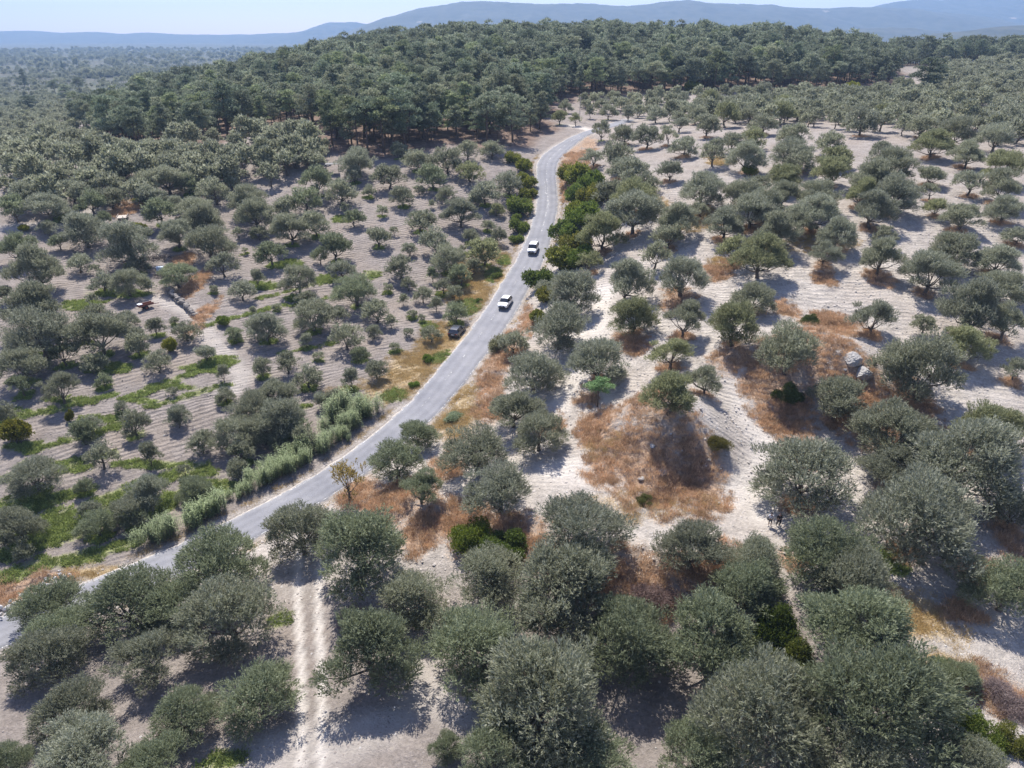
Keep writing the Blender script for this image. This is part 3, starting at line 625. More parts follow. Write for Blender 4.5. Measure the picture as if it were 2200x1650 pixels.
# ------------------------------------------------------------------ distant hills
def hill_mat():
    m, nt, N, L, B = nmat("wooded_hillside")
    geo = N.new("ShaderNodeNewGeometry")
    def noise(s, d=6, r=.65):
        z = N.new("ShaderNodeTexNoise"); z.inputs['Scale'].default_value = s; z.inputs['Detail'].default_value = d; z.inputs['Roughness'].default_value = r; L.new(geo.outputs['Position'], z.inputs['Vector']); return z.outputs[0]
    cr = N.new("ShaderNodeValToRGB"); e = cr.color_ramp.elements; e[0].position = .38; e[0].color = (.022, .030, .018, 1); e[1].position = .62; e[1].color = (.060, .062, .042, 1)
    L.new(noise(.012), cr.inputs[0])
    mr = N.new("ShaderNodeMapRange"); L.new(noise(.0035, 7, .6), mr.inputs[0]); mr.inputs[1].default_value = .68; mr.inputs[2].default_value = .72
    mx = N.new("ShaderNodeMix"); mx.data_type = 'RGBA'; L.new(mr.outputs[0], mx.inputs[0]); L.new(cr.outputs[0], mx.inputs[6]); mx.inputs[7].default_value = (.30, .25, .20, 1)
    L.new(mx.outputs[2], B.inputs['Base Color']); B.inputs['Roughness'].default_value = .95
    return m
MH = hill_mat()
def ridge(D, prof, depth, seed, rough=1.0):
    prof = sorted(prof); px = np.array([p[0] for p in prof], float); py = np.array([p[1] for p in prof], float)
    dd = ray(px, py); t = D/dd[:, 1]; X = dd[:, 0]*t; Zt = CAM[2]+dd[:, 2]*t
    xs = np.linspace(X[0], X[-1], 260); h = np.interp(xs, X, Zt); kern = np.ones(9)/9; h = np.convolve(np.pad(h, 4, mode='edge'), kern, 'valid')
    h = h+rough*(fbm(xs*.006, xs*0, seed)-.5)*16+rough*(fbm(xs*.03, xs*0, seed+3)-.5)*7
    ee = np.clip(np.minimum(np.arange(260), np.arange(260)[::-1])/22, 0, 1); ee = ee*ee*(3-2*ee); h = -35+(h+35)*ee
    yy = np.linspace(-1, 1, 41); XS, YY = np.meshgrid(xs, yy)
    cs = np.where(YY < 0, (1-np.abs(YY)**1.25), 1-np.abs(YY)**1.5)
    sp_ = fbm(XS*.0035, YY*2.2, seed+7)-.5
    cs = np.clip(cs*(1+.55*sp_*(1-np.abs(YY))*np.abs(YY)*3), 0, 1.0)
    Z = -35+(h[None, :]+35)*cs+(fbm(XS*.004, YY*3, seed+11)-.5)*20*np.abs(YY)*rough
    Yp = D+YY*depth+fbm(XS*.002, YY, seed+2)*depth*.2
    ii = np.arange(260*41).reshape(41, 260)
    Qh = np.stack([ii[:-1, :-1].ravel(), ii[:-1, 1:].ravel(), ii[1:, 1:].ravel(), ii[1:, :-1].ravel()], 1)
    o = link("hills", mesh_np("hills", np.stack([XS.ravel(), Yp.ravel(), Z.ravel()], 1), Qh, MH, True)); tag(o, kind='structure')
ridge(5600, [(560,110),(640,98),(710,78),(770,58),(820,38),(870,22),(950,6),(1050,0),(1120,8),(1200,7),(1260,4),(1310,8),(1380,12),(1440,1),(1480,-2),(1540,8),(1660,9),(1770,18),(1880,13),(2000,20),(2100,30),(2170,44),(2300,62),(2450,90)], 1300, 1)
ridge(7600, [(480,90),(580,76),(640,68),(700,49),(760,46),(820,60),(900,80),(980,95)], 900, 4, .7)
ridge(8000, [(-400,74),(-150,70),(0,67),(50,66),(100,71),(190,68),(250,73),(300,69),(360,74),(500,75),(600,71),(720,74),(850,82)], 1200, 6, .7)
ridge(7100, [(1700,60),(1850,26),(1940,2),(2000,-4),(2080,-2),(2200,-8),(2400,0),(2600,40)], 1200, 9)
ridge(6600, [(1800,60),(1900,24),(1950,17),(2040,22),(2100,18),(2200,9),(2350,12),(2500,40)], 1000, 10)
ridge(3900, [(1500,110),(1600,96),(1700,82),(1800,65),(1900,60),(1980,60),(2060,72),(2140,90),(2250,105)], 650, 12, .6)
ridge(2700, [(1850,112),(1950,88),(2050,70),(2130,60),(2200,54),(2350,48),(2500,80)], 500, 14, .5)
ridge(4700, [(1200,90),(1290,56),(1400,42),(1480,38),(1540,50),(1620,66),(1720,92)], 600, 15, .6)

# ------------------------------------------------------------------ plants: leaf and wood builders (each made once, copied many times)
def leaf_quads(P, Dv, L, Wd, g):
    n_ = len(P); r = g.normal(size=(n_, 3)); s = np.cross(Dv, r); s /= np.linalg.norm(s, axis=1)[:, None]+1e-9
    L = L[:, None]; Wd = Wd[:, None]
    v = np.stack([P, P+Dv*L*.45+s*Wd*.5, P+Dv*L, P+Dv*L*.45-s*Wd*.5], 1).reshape(-1, 3)
    return v, np.arange(4*n_).reshape(n_, 4)
def unit(v): return v/(np.linalg.norm(v, axis=1)[:, None]+1e-9)
def twigs_to_leaves(TP, TD, per, tl, ll, lw_, g, spread=.7):
    """each twig carries several leaves along its length"""
    n_ = len(TP); f = g.random((n_, per)); P = TP[:, None]+TD[:, None]*(f*tl)[..., None]
    D = unit((TD[:, None]+g.normal(0, spread, (n_, per, 3))).reshape(-1, 3)); P = P.reshape(-1, 3)
    L = ll*g.uniform(.7, 1.3, len(P)); Wd = lw_*g.uniform(.7, 1.3, len(P))
    v, q = leaf_quads(P, D, L, Wd, g)
    lv = np.repeat(np.clip(np.repeat(g.normal(.42, .27, n_), per)+g.normal(0, .25, n_*per), 0, 1), 4)
    return v, q, lv
def puffs_olive(g, kind):
    n_ = int(g.integers(12, 18)); out = []; ecc = g.uniform(.75, 1.0); ea = g.uniform(0, 3.14); gap = g.uniform(0, 6.28)
    for i in range(n_):
        th = 2.4*i+g.normal(0, .6); tt = (i+.5)/n_; rad = .72*math.sqrt(tt)*g.uniform(.7, 1.15)
        z = .58+.58*(1-tt**1.3)*g.uniform(.55, 1.25)+g.normal(0, .10); r_ = g.uniform(.17, .37)
        if kind == 'open': rad *= 1.05; z += .06; r_ = g.uniform(.17, .30)
        elif kind == 'tall': rad *= .72; z = .45+1.15*(1-tt)*g.uniform(.8, 1.1)+.1; r_ = g.uniform(.24, .36)
        if abs((th-gap+math.pi) % (2*math.pi)-math.pi) < .45 and tt > .35 and g.random() < .8: continue
        x, y = rad*math.cos(th), rad*math.sin(th); c_, s_ = math.cos(ea), math.sin(ea); u, v = x*c_+y*s_, (-x*s_+y*c_)*ecc
        out.append((u*c_-v*s_, u*s_+v*c_, z, r_))
    if kind in ('round', 'skirt'):
        for i in range(3 if kind == 'round' else 7):
            th = g.uniform(0, 6.28); rad = g.uniform(.45, .80); out.append((rad*math.cos(th), rad*math.sin(th), g.uniform(.28, .55) if kind == 'skirt' else g.uniform(.42, .62), g.uniform(.17, .30)))
    for i in range(7):                 # stray sprays that break the outline
        th = g.uniform(0, 6.28); el = g.uniform(-.1, 1.3); rr = g.uniform(.78, 1.02); out.append((rr*math.cos(th)*math.cos(el), rr*math.sin(th)*math.cos(el), .62+.80*rr*math.sin(el), g.uniform(.09, .16)))
    return np.array(out)
def olive_meshes(seed, kind, ntw, per, tl, ll, lw_, trunk_n=6, name="crown"):
    g = np.random.default_rng(seed); ntw = int(ntw*(.62 if kind == 'open' else g.uniform(.75, 1.0))); pf = puffs_olive(g, kind)
    w = pf[:, 3]**2*g.uniform(.35, 1.3, len(pf)); k = g.choice(len(pf), ntw, p=w/w.sum())
    d = unit(g.normal(size=(ntw, 3))); d[:, 2] = np.where(d[:, 2] < -.35, -d[:, 2]*.6, d[:, 2]); d = unit(d)
    rr = pf[k, 3]*np.clip(g.normal(.86, .17, ntw), .12, 1.15)
    # ragged: some directions carry less
    P = pf[k, :3]+d*rr[:, None]*np.array([1, 1, .82])
    cen = np.array([0, 0, .55]); outd = unit(P-cen)
    pd = unit(g.normal(size=(len(pf), 3))*.6)[k]
    D = unit(.5*d+.35*outd+.35*pd+np.array([0, 0, .55])+g.normal(0, .2, (ntw, 3)))
    v, q, lv = twigs_to_leaves(P, D, per, tl, ll, lw_, g, .40)
    kx = 1/np.quantile(np.hypot(v[:, 0], v[:, 1]), .97); v = v*np.array([kx, kx, 1]); pf = pf*np.array([kx, kx, 1, 1])
    crown = mesh_np(name, v, q, M_olive, False, {'lv': lv})
    wood = MB(); base = np.array([0, 0, -.06]); lean = g.normal(0, .05, 2)
    fork = np.array([lean[0], lean[1], .30 if kind != 'open' else .36])
    th = .060 if kind != 'tall' else .050
    wood.tube([base, (lean[0]*.3, lean[1]*.3, .08), (lean[0]*.8+.02, lean[1]*.8, .2), fork], [th*1.7, th*1.15, th, th*.95], 7)
    idx = np.argsort(-pf[:, 3])[:trunk_n]
    for i in idx:
        c = pf[i, :3]; m_ = fork*.5+c*.5+np.array([0, 0, -.07])+g.normal(0, .05, 3); s0 = fork+g.normal(0, .015, 3)
        wood.tube([s0, s0*.6+m_*.4+g.normal(0, .03, 3), m_, c], [th*.62, th*.45, th*.32, th*.14], 5)
        for _ in range(2):
            e = c+unit(g.normal(size=(1, 3)))[0]*pf[i, 3]*.9; e[2] = max(e[2], c[2]-.05); wood.tube([m_*.4+c*.6, (c+e)/2+g.normal(0, .03, 3), e], [th*.2, th*.13, th*.05], 4)
    return crown, wood.mesh("trunk", M_bark, True)
KINDS = ['round', 'open', 'skirt', 'tall', 'skirt', 'open', 'round', 'skirt']
NEAR = [olive_meshes(100+i, KINDS[i % 8], 5000, 8, .17, .064, .0155, 9) for i in range(16)]
MID_ = [olive_meshes(200+i, KINDS[i % 8], 1250, 7, .20, .115, .032, 7) for i in range(16)]

def pine_meshes(seed, kind, ntw, per, nl, nw):
    """height 1; kinds: cone (young, pointed), broad (old, uneven), flat (umbrella-like, bare stem)"""
    g = np.random.default_rng(seed); wood = MB(); bend = g.normal(0, .035, 2)
    wood.tube([(0, 0, -.03), (bend[0]*.1, bend[1]*.1, .15), (bend[0]*.5+.01, bend[1]*.5, .5), (bend[0], bend[1], .92)], [.020, .016, .011, .003], 6)
    pf = []; n_ = {'cone': 20, 'broad': 19, 'flat': 14}[kind]; z0 = {'cone': .20, 'broad': .34, 'flat': .55}[kind]; side = g.uniform(0, 6.28)
    for i in range(n_):
        t_ = (i+g.random())/n_; z = z0+(.93-z0)*t_; a = i*2.4+g.normal(0, .5)
        R_ = {'cone': .19*(1-t_)**.7+.02, 'broad': .21*math.sqrt(max(.04, 1-(1.5*t_-.55)**2)), 'flat': .25*math.sqrt(max(.06, 1-(1.25*t_-.35)**2))}[kind]*g.uniform(.45, 1.15)*(1+.25*math.cos(a-side))
        r_ = {'cone': .085-.035*t_, 'broad': g.uniform(.065, .105), 'flat': g.uniform(.07, .11)}[kind]
        pf.append((bend[0]*z+R_*math.cos(a), bend[1]*z+R_*math.sin(a), z+g.normal(0, .015), r_))
        if R_ > .06: wood.tube([(bend[0]*z, bend[1]*z, z-.07), (bend[0]*z+R_*.5*math.cos(a), bend[1]*z+R_*.5*math.sin(a), z-.045), pf[-1][:3]], [.006, .004, .0015], 4)
    pf.append((bend[0], bend[1], .94, .05)); pf = np.array(pf); w = pf[:, 3]**2; k = g.choice(len(pf), ntw, p=w/w.sum())
    d = unit(g.normal(size=(ntw, 3))); d[:, 2] = np.where(d[:, 2] < -.2, -d[:, 2], d[:, 2])
    P = pf[k, :3]+d*(pf[k, 3]*np.clip(g.normal(.8, .25, ntw), .1, 1.2))[:, None]*np.array([1.15, 1.15, .75])
    D = unit(.6*d+np.array([0, 0, .75])+g.normal(0, .3, P.shape))
    v, q, lv = twigs_to_leaves(P, D, per, nl*.6, nl, nw, g, .5)
    return mesh_np("crown", v, q, M_pine, False, {'lv': lv}), wood.mesh("trunk", M_pbark, True)
PKIND = ['broad', 'cone', 'broad', 'flat', 'broad', 'broad', 'flat']
PINE = [pine_meshes(300+i, k_, 1500, 5, .036, .011) for i, k_ in enumerate(PKIND)]

def bush_meshes(seed, mat, ntw=1500, per=5, tl=.12, ll=.10, lw_=.055, bare=False, tall=1.0):
    g = np.random.default_rng(seed); pf = []
    for i in range(int(g.integers(7, 12))):
        a = g.uniform(0, 6.28); r_ = g.uniform(.2, .65); pf.append((r_*math.cos(a), r_*math.sin(a), tall*(g.uniform(.2, .75)*(1.15-r_)), g.uniform(.26, .42)))
    pf = np.array(pf); k = g.integers(0, len(pf), ntw); d = unit(g.normal(size=(ntw, 3))); d[:, 2] = np.abs(d[:, 2])*np.where(g.random(ntw) < .25, -.5, 1)
    P = pf[k, :3]+d*(pf[k, 3]*np.clip(g.normal(.85, .2, ntw), .1, 1.2))[:, None]; P[:, 2] = np.maximum(P[:, 2], .01)
    D = unit(d*.8+np.array([0, 0, .5])+g.normal(0, .35, P.shape))
    v, q, lv = twigs_to_leaves(P, D, per, tl, ll, lw_, g, .75)
    wood = MB()
    for i in range(len(pf)): wood.tube([(pf[i, 0]*.15, pf[i, 1]*.15, -.05), (pf[i, 0]*.6, pf[i, 1]*.6, pf[i, 2]*.6), pf[i, :3]], [.035, .022, .008], 5)
    return mesh_np("foliage", v, q, mat, False, {'lv': lv}), wood.mesh("stem", M_bark, True)

# ------------------------------------------------------------------ olive trees that can be told apart
TONES = {'silver-grey': (1.05, 1.06, 1.12, 1), 'grey-green': (1.0, 1.0, 1.0, 1), 'dark green': (.86, .93, .82, 1), 'yellowish green': (1.02, 1.03, .80, 1)}
LAND = [("white van", 1145, 533), ("white car", 1086, 648), ("dark parked car", 981, 713), ("two people", 1660, 1110), ("road bend", 1190, 335), ("cane thicket", 600, 1010), ("brown grassy mound", 1430, 990),
 ("grey rock outcrop", 1840, 785), ("dark brush pile", 345, 560), ("foreground wheel tracks", 645, 1420), ("roadside stone row", 90, 1290), ("dirt track turning", 510, 805), ("rusty farm implement", 315, 660),
 ("dark carob tree", 1690, 1390), ("red-floored pine edge", 960, 300), ("dark bramble bush", 1050, 1150), ("bright young pine", 1290, 858), ("pale old trailer", 265, 468), ("lower right corner", 2150, 1600), ("lower left corner", 60, 1600),
 ("dark round shrub", 1742, 690), ("right photo edge", 2190, 900), ("upper right plateau", 1950, 300), ("bottom photo edge", 1250, 1600), ("upright yellow-green shrub", 362, 740), ("pale lane at far left", 120, 480), ("left roadside hedge", 1120, 420), ("lower straw patch", 1960, 1320), ("long weed strips", 180, 1080), ("crowded right-hand rows", 1700, 330)]
ORD = ['nearest', 'second nearest', 'third nearest', 'fourth nearest', 'fifth nearest', 'sixth nearest', 'seventh nearest', 'eighth nearest', 'ninth nearest', 'tenth nearest', 'eleventh nearest', 'twelfth nearest', 'thirteenth nearest', 'fourteenth nearest', 'fifteenth nearest']
cand = []      # all olives: x, y, z, radius, px, py, width, listed
qx, qy, qz = project(np.c_[OP[:, :2], OP[:, 2]+ORad*.86])
for p, r_, a, b, c in zip(OP, ORad, qx, qy, qz): cand.append((p[0], p[1], p[2], r_, a, b, 2*r_*F/c, 1))
qx, qy, qz = project(np.c_[fill[:, :2], fill[:, 2]+fill[:, 3]*.86])
for p, a, b, c in zip(fill, qx, qy, qz): cand.append((p[0], p[1], p[2], p[3], a, b, 2*p[3]*F/c, 0))
cand.sort(key=lambda t_: -t_[6]-1000*t_[7])
N_IND = 330
ind, rest = cand[:N_IND], cand[N_IND:]
bins = {}
for i, t_ in enumerate(ind):
    L = min(LAND, key=lambda l: math.hypot(l[1]-t_[4], (l[2]-t_[5])*1.4)/(1+0*l[1])); dx, dy = t_[4]-L[1], (t_[5]-L[2])*1.5
    sec = ('right of' if dx > 0 else 'left of') if abs(dx) > abs(dy) else ('in front of' if dy > 0 else 'behind')
    bins.setdefault((L[0], sec), []).append((math.hypot(dx, dy), i))
lab = {}
for (ln, sec), l in bins.items():
    for k, (_, i) in enumerate(sorted(l)): lab[i] = (ORD[min(k, 14)], sec, ln)
src = {}
rt = np.random.default_rng(5)
for i, t_ in enumerate(ind):
    x, y, z, r_, px, py, wpx, listed = t_
    lod = NEAR if wpx > 80 else MID_
    if r_ < 1.9 and wpx < 70: v = 3 if rt.random() < .4 else int(rt.choice([0, 2, 4]))
    else: v = int(rt.choice([0, 1, 2, 4, 6, 7, 2, 4])) if px < 1200 or py > 1150 else int(rt.choice([0, 1, 5, 6, 0, 2]))
    if px > 1250 and py < 900 and rt.random() < .35: v = int(rt.choice([1, 5]))
    if px < 1000 and py < 1200: tone = rt.choice(['silver-grey', 'grey-green', 'dark green'], p=[.25, .5, .25])
    elif py > 1170: tone = rt.choice(['dark green', 'grey-green', 'silver-grey'], p=[.65, .33, .02])
    elif px > 1500 and py > 930: tone = 'silver-grey'
    else: tone = rt.choice(['silver-grey', 'grey-green', 'yellowish green'], p=[.35, .43, .22])
    if (r_ > 3.5 and v in (1, 5)) or (px > 1400 and py > 930): v = int(rt.choice([2, 4, 7, 0]))
    v += 8*int(rt.integers(0, 2))
    size = 'young' if r_ < 1.4 else 'small' if r_ < 2.2 else 'medium-sized' if r_ < 3.2 else 'large' if r_ < 4.2 else 'very broad'
    zs = r_*rt.uniform(.82, 1.05)*(1.1 if r_ < 2.2 else 1)
    sc = (r_*rt.uniform(.88, 1.1), r_*rt.uniform(.88, 1.1), zs); rz = rt.uniform(0, 6.28)
    key = (lod is NEAR, v)
    if key not in src:
        o = empty("olive_tree", (x, y, z-.02), rz, sc)
        tr = link("trunk", lod[v][1], o); cr = link("crown", lod[v][0], o); src[key] = o
    else: o = copy_tree(src[key], (x, y, z-.02), rz, sc)
    for ch in o.children:
        if ch.name.startswith('crown'): ch.color = TONES[tone]
    k_, sec, ln = lab[i]
    lb_ = f"{size} {tone} olive tree, {k_} {sec} the {ln}"
    if len(lb_.replace("-", " ").split()) > 16: lb_ = f"{tone} olive tree, {k_} {sec} the {ln}"
    tag(o, lb_, "olive tree", "olive trees of the groves")
print("olive individuals", len(ind), "smallest px", round(ind[-1][6], 1))

# ------------------------------------------------------------------ scattering (only for what nobody could count)
def scatter(name, pts, scale, variants, rotz=None, color=(1, 1, 1, 1), zscale=None):
    col = bpy.data.collections.new(name+"_sources")
    for i, me in enumerate(variants):
        o = bpy.data.objects.new(f"{name}_piece_{i:02d}", me); o.color = color; col.objects.link(o)
    n_ = len(pts); me = bpy.data.meshes.new(name); me.vertices.add(n_); me.vertices.foreach_set('co', np.asarray(pts, np.float32).ravel())
    rz = rng.uniform(0, 6.28, n_) if rotz is None else rotz
    zs = np.ones(n_) if zscale is None else zscale
    a = me.attributes.new('sc', 'FLOAT_VECTOR', 'POINT'); a.data.foreach_set('vector', np.stack([scale, scale, scale*zs], 1).astype(np.float32).ravel())
    a = me.attributes.new('rot', 'FLOAT_VECTOR', 'POINT'); a.data.foreach_set('vector', np.stack([rz*0, rz*0, rz], 1).astype(np.float32).ravel())
    a = me.attributes.new('vi', 'INT', 'POINT'); a.data.foreach_set('value', rng.integers(0, len(variants), n_).astype(np.int32))
    o = link(name, me); o.color = color; tag(o, kind='stuff')
    nt = bpy.data.node_groups.new(name, 'GeometryNodeTree')
    nt.interface.new_socket("Geometry", in_out='INPUT', socket_type='NodeSocketGeometry'); nt.interface.new_socket("Geometry", in_out='OUTPUT', socket_type='NodeSocketGeometry')
    N = nt.nodes; L = nt.links; gi = N.new("NodeGroupInput"); go = N.new("NodeGroupOutput"); ip = N.new("GeometryNodeInstanceOnPoints")
    ci = N.new("GeometryNodeCollectionInfo"); ci.inputs['Collection'].default_value = col; ci.inputs['Separate Children'].default_value = True; ci.inputs['Reset Children'].default_value = True
    def na(nm, dt): q = N.new("GeometryNodeInputNamedAttribute"); q.data_type = dt; q.inputs['Name'].default_value = nm; return q.outputs[0]
    L.new(gi.outputs[0], ip.inputs['Points']); L.new(ci.outputs[0], ip.inputs['Instance']); ip.inputs['Pick Instance'].default_value = True
    L.new(na('vi', 'INT'), ip.inputs['Instance Index']); L.new(na('sc', 'FLOAT_VECTOR'), ip.inputs['Scale'])
    e2 = N.new("FunctionNodeEulerToRotation"); L.new(na('rot', 'FLOAT_VECTOR'), e2.inputs[0]); L.new(e2.outputs[0], ip.inputs['Rotation'])
    L.new(ip.outputs[0], go.inputs[0])
    md = o.modifiers.new("scatter", 'NODES'); md.node_group = nt
    return o
def joined(crown, trunk):
    """one mesh from a crown and a trunk (for the distant mass)"""
    me = bpy.data.meshes.new("tree"); nv = len(crown.vertices); V = [tuple(v.co) for v in crown.vertices]+[tuple(v.co) for v in trunk.vertices]
    Fc = [tuple(p.vertices) for p in crown.polygons]+[tuple(i+nv for i in p.vertices) for p in trunk.polygons]
    me.from_pydata(V, [], Fc); me.materials.append(crown.materials[0]); me.materials.append(trunk.materials[0])
    mi = np.zeros(len(Fc), np.int32); mi[len(crown.polygons):] = 1; me.polygons.foreach_set('material_index', mi)
    lv = np.zeros(len(V), np.float32); b = np.empty(nv, np.float32); crown.attributes['lv'].data.foreach_get('value', b); lv[:nv] = b
    a = me.attributes.new('lv', 'FLOAT', 'POINT'); a.data.foreach_set('value', lv); me.update(); return me
FAR_O = [joined(*olive_meshes(400+i, KINDS[i], 420, 5, .18, .20, .075, 3)) for i in range(6)]
# the far valley and plateau: orchards out to about 1.8 km
def valley(n_, px0, px1, d0, d1, r0, r1):
    th = np.arctan((rng.uniform(px0, px1, n_)-1100)/F*1.03); d = np.sqrt(rng.uniform(d0**2, d1**2, n_)); x, y = d*np.sin(th), d*np.cos(th)
    k = fbm(x*.012, y*.012, 31) > .42; x, y, d = x[k], y[k], d[k]
    return np.stack([x, y, H0(x, y), rng.uniform(r0, r1, len(x))], 1)
vv = np.vstack([valley(800, -80, 700, 430, 1150, 2.2, 3.6), valley(2600, -80, 1000, 1900, 4300, 5, 11), valley(1300, -80, 900, 1150, 2000, 3.0, 5.5), valley(1500, 1900, 2320, 420, 640, 2.2, 3.6)])
bx_ = rng.uniform(270, 545, 260); bd_ = 1500+rng.normal(0, 22, 260); bt_ = np.arctan((bx_-1100)/F*1.03); bX, bY = bd_*np.sin(bt_), bd_*np.cos(bt_)
vv = np.vstack([vv, np.stack([bX, bY, H0(bX, bY), rng.uniform(5, 8, 260)], 1)])
qx, qy, qz = project(vv[:, :3]); vv = vv[~inpoly(qx, qy, FOREST) & ~inpoly(qx, qy, FOREST2)]
dm = np.array([np.sqrt(((PI_[:, :2]-p[:2])**2).sum(1).min()) for p in vv]); vv = vv[dm > 8]
farw_ = np.clip((np.hypot(vv[:, 0], vv[:, 1])-500)/900, 0, 1); vv[:, 2] += farw_*(fbm(vv[:, 0]*.002, vv[:, 1]*.002, 5)-.5)*14*np.clip(np.hypot(vv[:, 0], vv[:, 1])/2500, 0, 1)
rs_ = np.array([t_[:4] for t_ in rest]); allp = np.vstack([rs_, vv])
scatter("olive_grove", allp[:, :3], allp[:, 3], FAR_O, color=(1.1, 1.1, 1.1, 1))

# ------------------------------------------------------------------ pines
hp = np.clip(rng.normal(11.2, 3.0, len(PI_))*(.8+.4*fbm(PI_[:, 0]*.03, PI_[:, 1]*.03, 61)), 5.5, 16.5)
isfront = np.zeros(len(PI_), bool)
for i, p in enumerate(PI_):
    d = np.hypot(PI_[:, 0]-p[0], PI_[:, 1]-p[1]); nearer = (d < 13) & (PI_[:, 1] < p[1]-3)
    isfront[i] = nearer.sum() == 0
hp = np.where(isfront & (PI_[:, 3] < 1200), np.maximum(hp, np.where(PI_[:, 3] > 690, 14.5, 12)), hp)
order = np.argsort(-(hp*F/PI_[:, 5])-20*isfront)
NP_ = 300
fr = [i for i in order[:NP_] if isfront[i]]; psrc = {}
PT = [(1, 1, 1, 1), (.82, .88, .86, 1), (1.18, 1.12, 1.08, 1), (1.05, 1.08, .86, 1)]
def pine_label_front(L):
    """front-edge pines from left to right, told by their place along the edge"""
    L = sorted(L, key=lambda i: PI_[i, 3]); out = {}
    marks = [("left end of the forest", 220), ("olive grove at the forest foot", 560), ("bare ground beside the trunks", 760), ("reddish forest floor", 960), ("shaded road bend", 1140), ("pale hilltop clearing", 1340), ("upper olive terraces", 1640), ("right end of the forest", 1880)]
    b = {}
    for i in L:
        m_ = min(marks, key=lambda q_: abs(q_[1]-PI_[i, 3])); sd_ = 'left' if PI_[i, 3] < m_[1] else 'right'; b.setdefault((m_, sd_), []).append(i)
    for (m_, sd_), l in b.items():
        l.sort(key=lambda i: abs(PI_[i, 3]-m_[1]))
        for k, i in enumerate(l): out[i] = f"tall front-row pine, {ORD[min(k, 14)]} on the {sd_} of the {m_[0]}"
    return out
fl = pine_label_front(fr); inner = []; PTN = ['mid-green', 'dark', 'pale', 'yellowish']
for i in order[:NP_]:
    v = int(rng.choice([3, 6, 3, 6, 4, 2])) if isfront[i] else int(rng.choice([0, 2, 4, 1, 5, 1]))
    h = hp[i]; sc = (h*rng.uniform(1.0, 1.4), h*rng.uniform(1.0, 1.4), h); rz = rng.uniform(0, 6.28); loc = (PI_[i, 0], PI_[i, 1], PI_[i, 2]-.1)
    if v not in psrc:
        o = empty("pine_tree", loc, rz, sc); link("trunk", PINE[v][1], o); link("crown", PINE[v][0], o); psrc[v] = o
    else: o = copy_tree(psrc[v], loc, rz, sc)
    ti = int(rng.integers(0, 4)); tone = PT[ti]
    for ch in o.children:
        if ch.name.startswith('crown'): ch.color = tone
    if i in fl: tag(o, fl[i], "pine tree", "pines along the forest edge")
    else: inner.append((o, i, PKIND[v], PTN[ti]))
marks = [("left end of the forest", 240), ("grove at forest foot", 560), ("bare trunks", 760), ("reddish floor", 960), ("shaded road bend", 1140), ("hilltop clearing", 1340), ("upper terraces", 1640), ("forest's right end", 1880)]
ib = {}
for o, i, kd, tn in inner:
    m_ = min(marks, key=lambda q_: abs(q_[1]-PI_[i, 3])); sd_ = 'left' if PI_[i, 3] < m_[1] else 'right'; ib.setdefault((m_, sd_, kd, tn), []).append((PI_[i, 5], i, o))
for (m_, sd_, kd, tn), l in ib.items():
    for k, (_, i, o) in enumerate(sorted(l, key=lambda q_: q_[0])):
        tag(o, f"{tn} { {'cone': 'pointed', 'flat': 'umbrella-shaped', 'broad': 'round-topped'}[kd]} forest pine, {ORD[min(k, 14)]} behind and {sd_} of {m_[0]}", "pine tree", "pines inside the forest")
rp = order[NP_:]
FAR_P = [joined(*pine_meshes(500+i, k_, 520, 4, .055, .020)) for i, k_ in enumerate(['broad', 'cone', 'broad', 'broad', 'flat', 'broad'])]
scatter("pine_forest", np.c_[PI_[rp, :2], PI_[rp, 2]-.1], hp[rp]*1.2, FAR_P, zscale=np.full(len(rp), .86))

# pines and poplars standing alone
def lone(name, px, py, hpx, var, label, cat, wide=1.0, tone=(1, 1, 1, 1)):
    P, t_ = hit([px], [py]); h = hpx*t_[0]/F; x, y, z = P[0]
    o = empty(name, (x, y, z-.1), rng.uniform(0, 6), (h*wide, h*wide, h)); link("trunk", PINE[var][1], o); c = link("crown", PINE[var][0], o); c.color = tone
    tag(o, label, cat)
lone("pine_tree", 835, 118, 42, 3, "lone dark pine rising above the forest skyline", "pine tree", 1.3, (.75, .8, .8, 1))
lone("pine_tree", 68, 250, 42, 0, "dark round pine beside the pale track at far left", "pine tree", 1.7, (.7, .75, .75, 1))
lone("pine_tree", 122, 212, 38, 3, "thin pine on the brown hillock, leftmost of the trio", "pine tree", 1.2)
lone("pine_tree", 145, 222, 38, 0, "bushy pine on the brown hillock, middle of the trio", "pine tree", 1.6)
lone("pine_tree", 174, 205, 36, 3, "slim pine on the brown hillock, rightmost of the trio", "pine tree", 1.0)
lone("pine_tree", 334, 188, 32, 3, "slim pine left of the pair beyond the forest's left slope", "pine tree", 1.0)
lone("pine_tree", 346, 188, 28, 0, "rounder pine right of the pair beyond the forest's left slope", "pine tree", 1.4)
lone("poplar_tree", 55, 194, 42, 1, "tall narrow poplar in the far left valley", "poplar tree", .85, (.9, .9, .7, 1))
lone("cypress_tree", 137, 158, 24, 1, "dark narrow cypress pair in the hazy valley", "cypress tree", .9, (.6, .7, .7, 1))
lone("pine_tree", 1985, 210, 80, 0, "big dark pine, left of the cluster on the right plateau", "pine tree", 1.5, (.8, .85, .85, 1))
lone("pine_tree", 2012, 196, 52, 4, "smaller pine, right of the cluster on the right plateau", "pine tree", 1.7, (.8, .85, .85, 1))

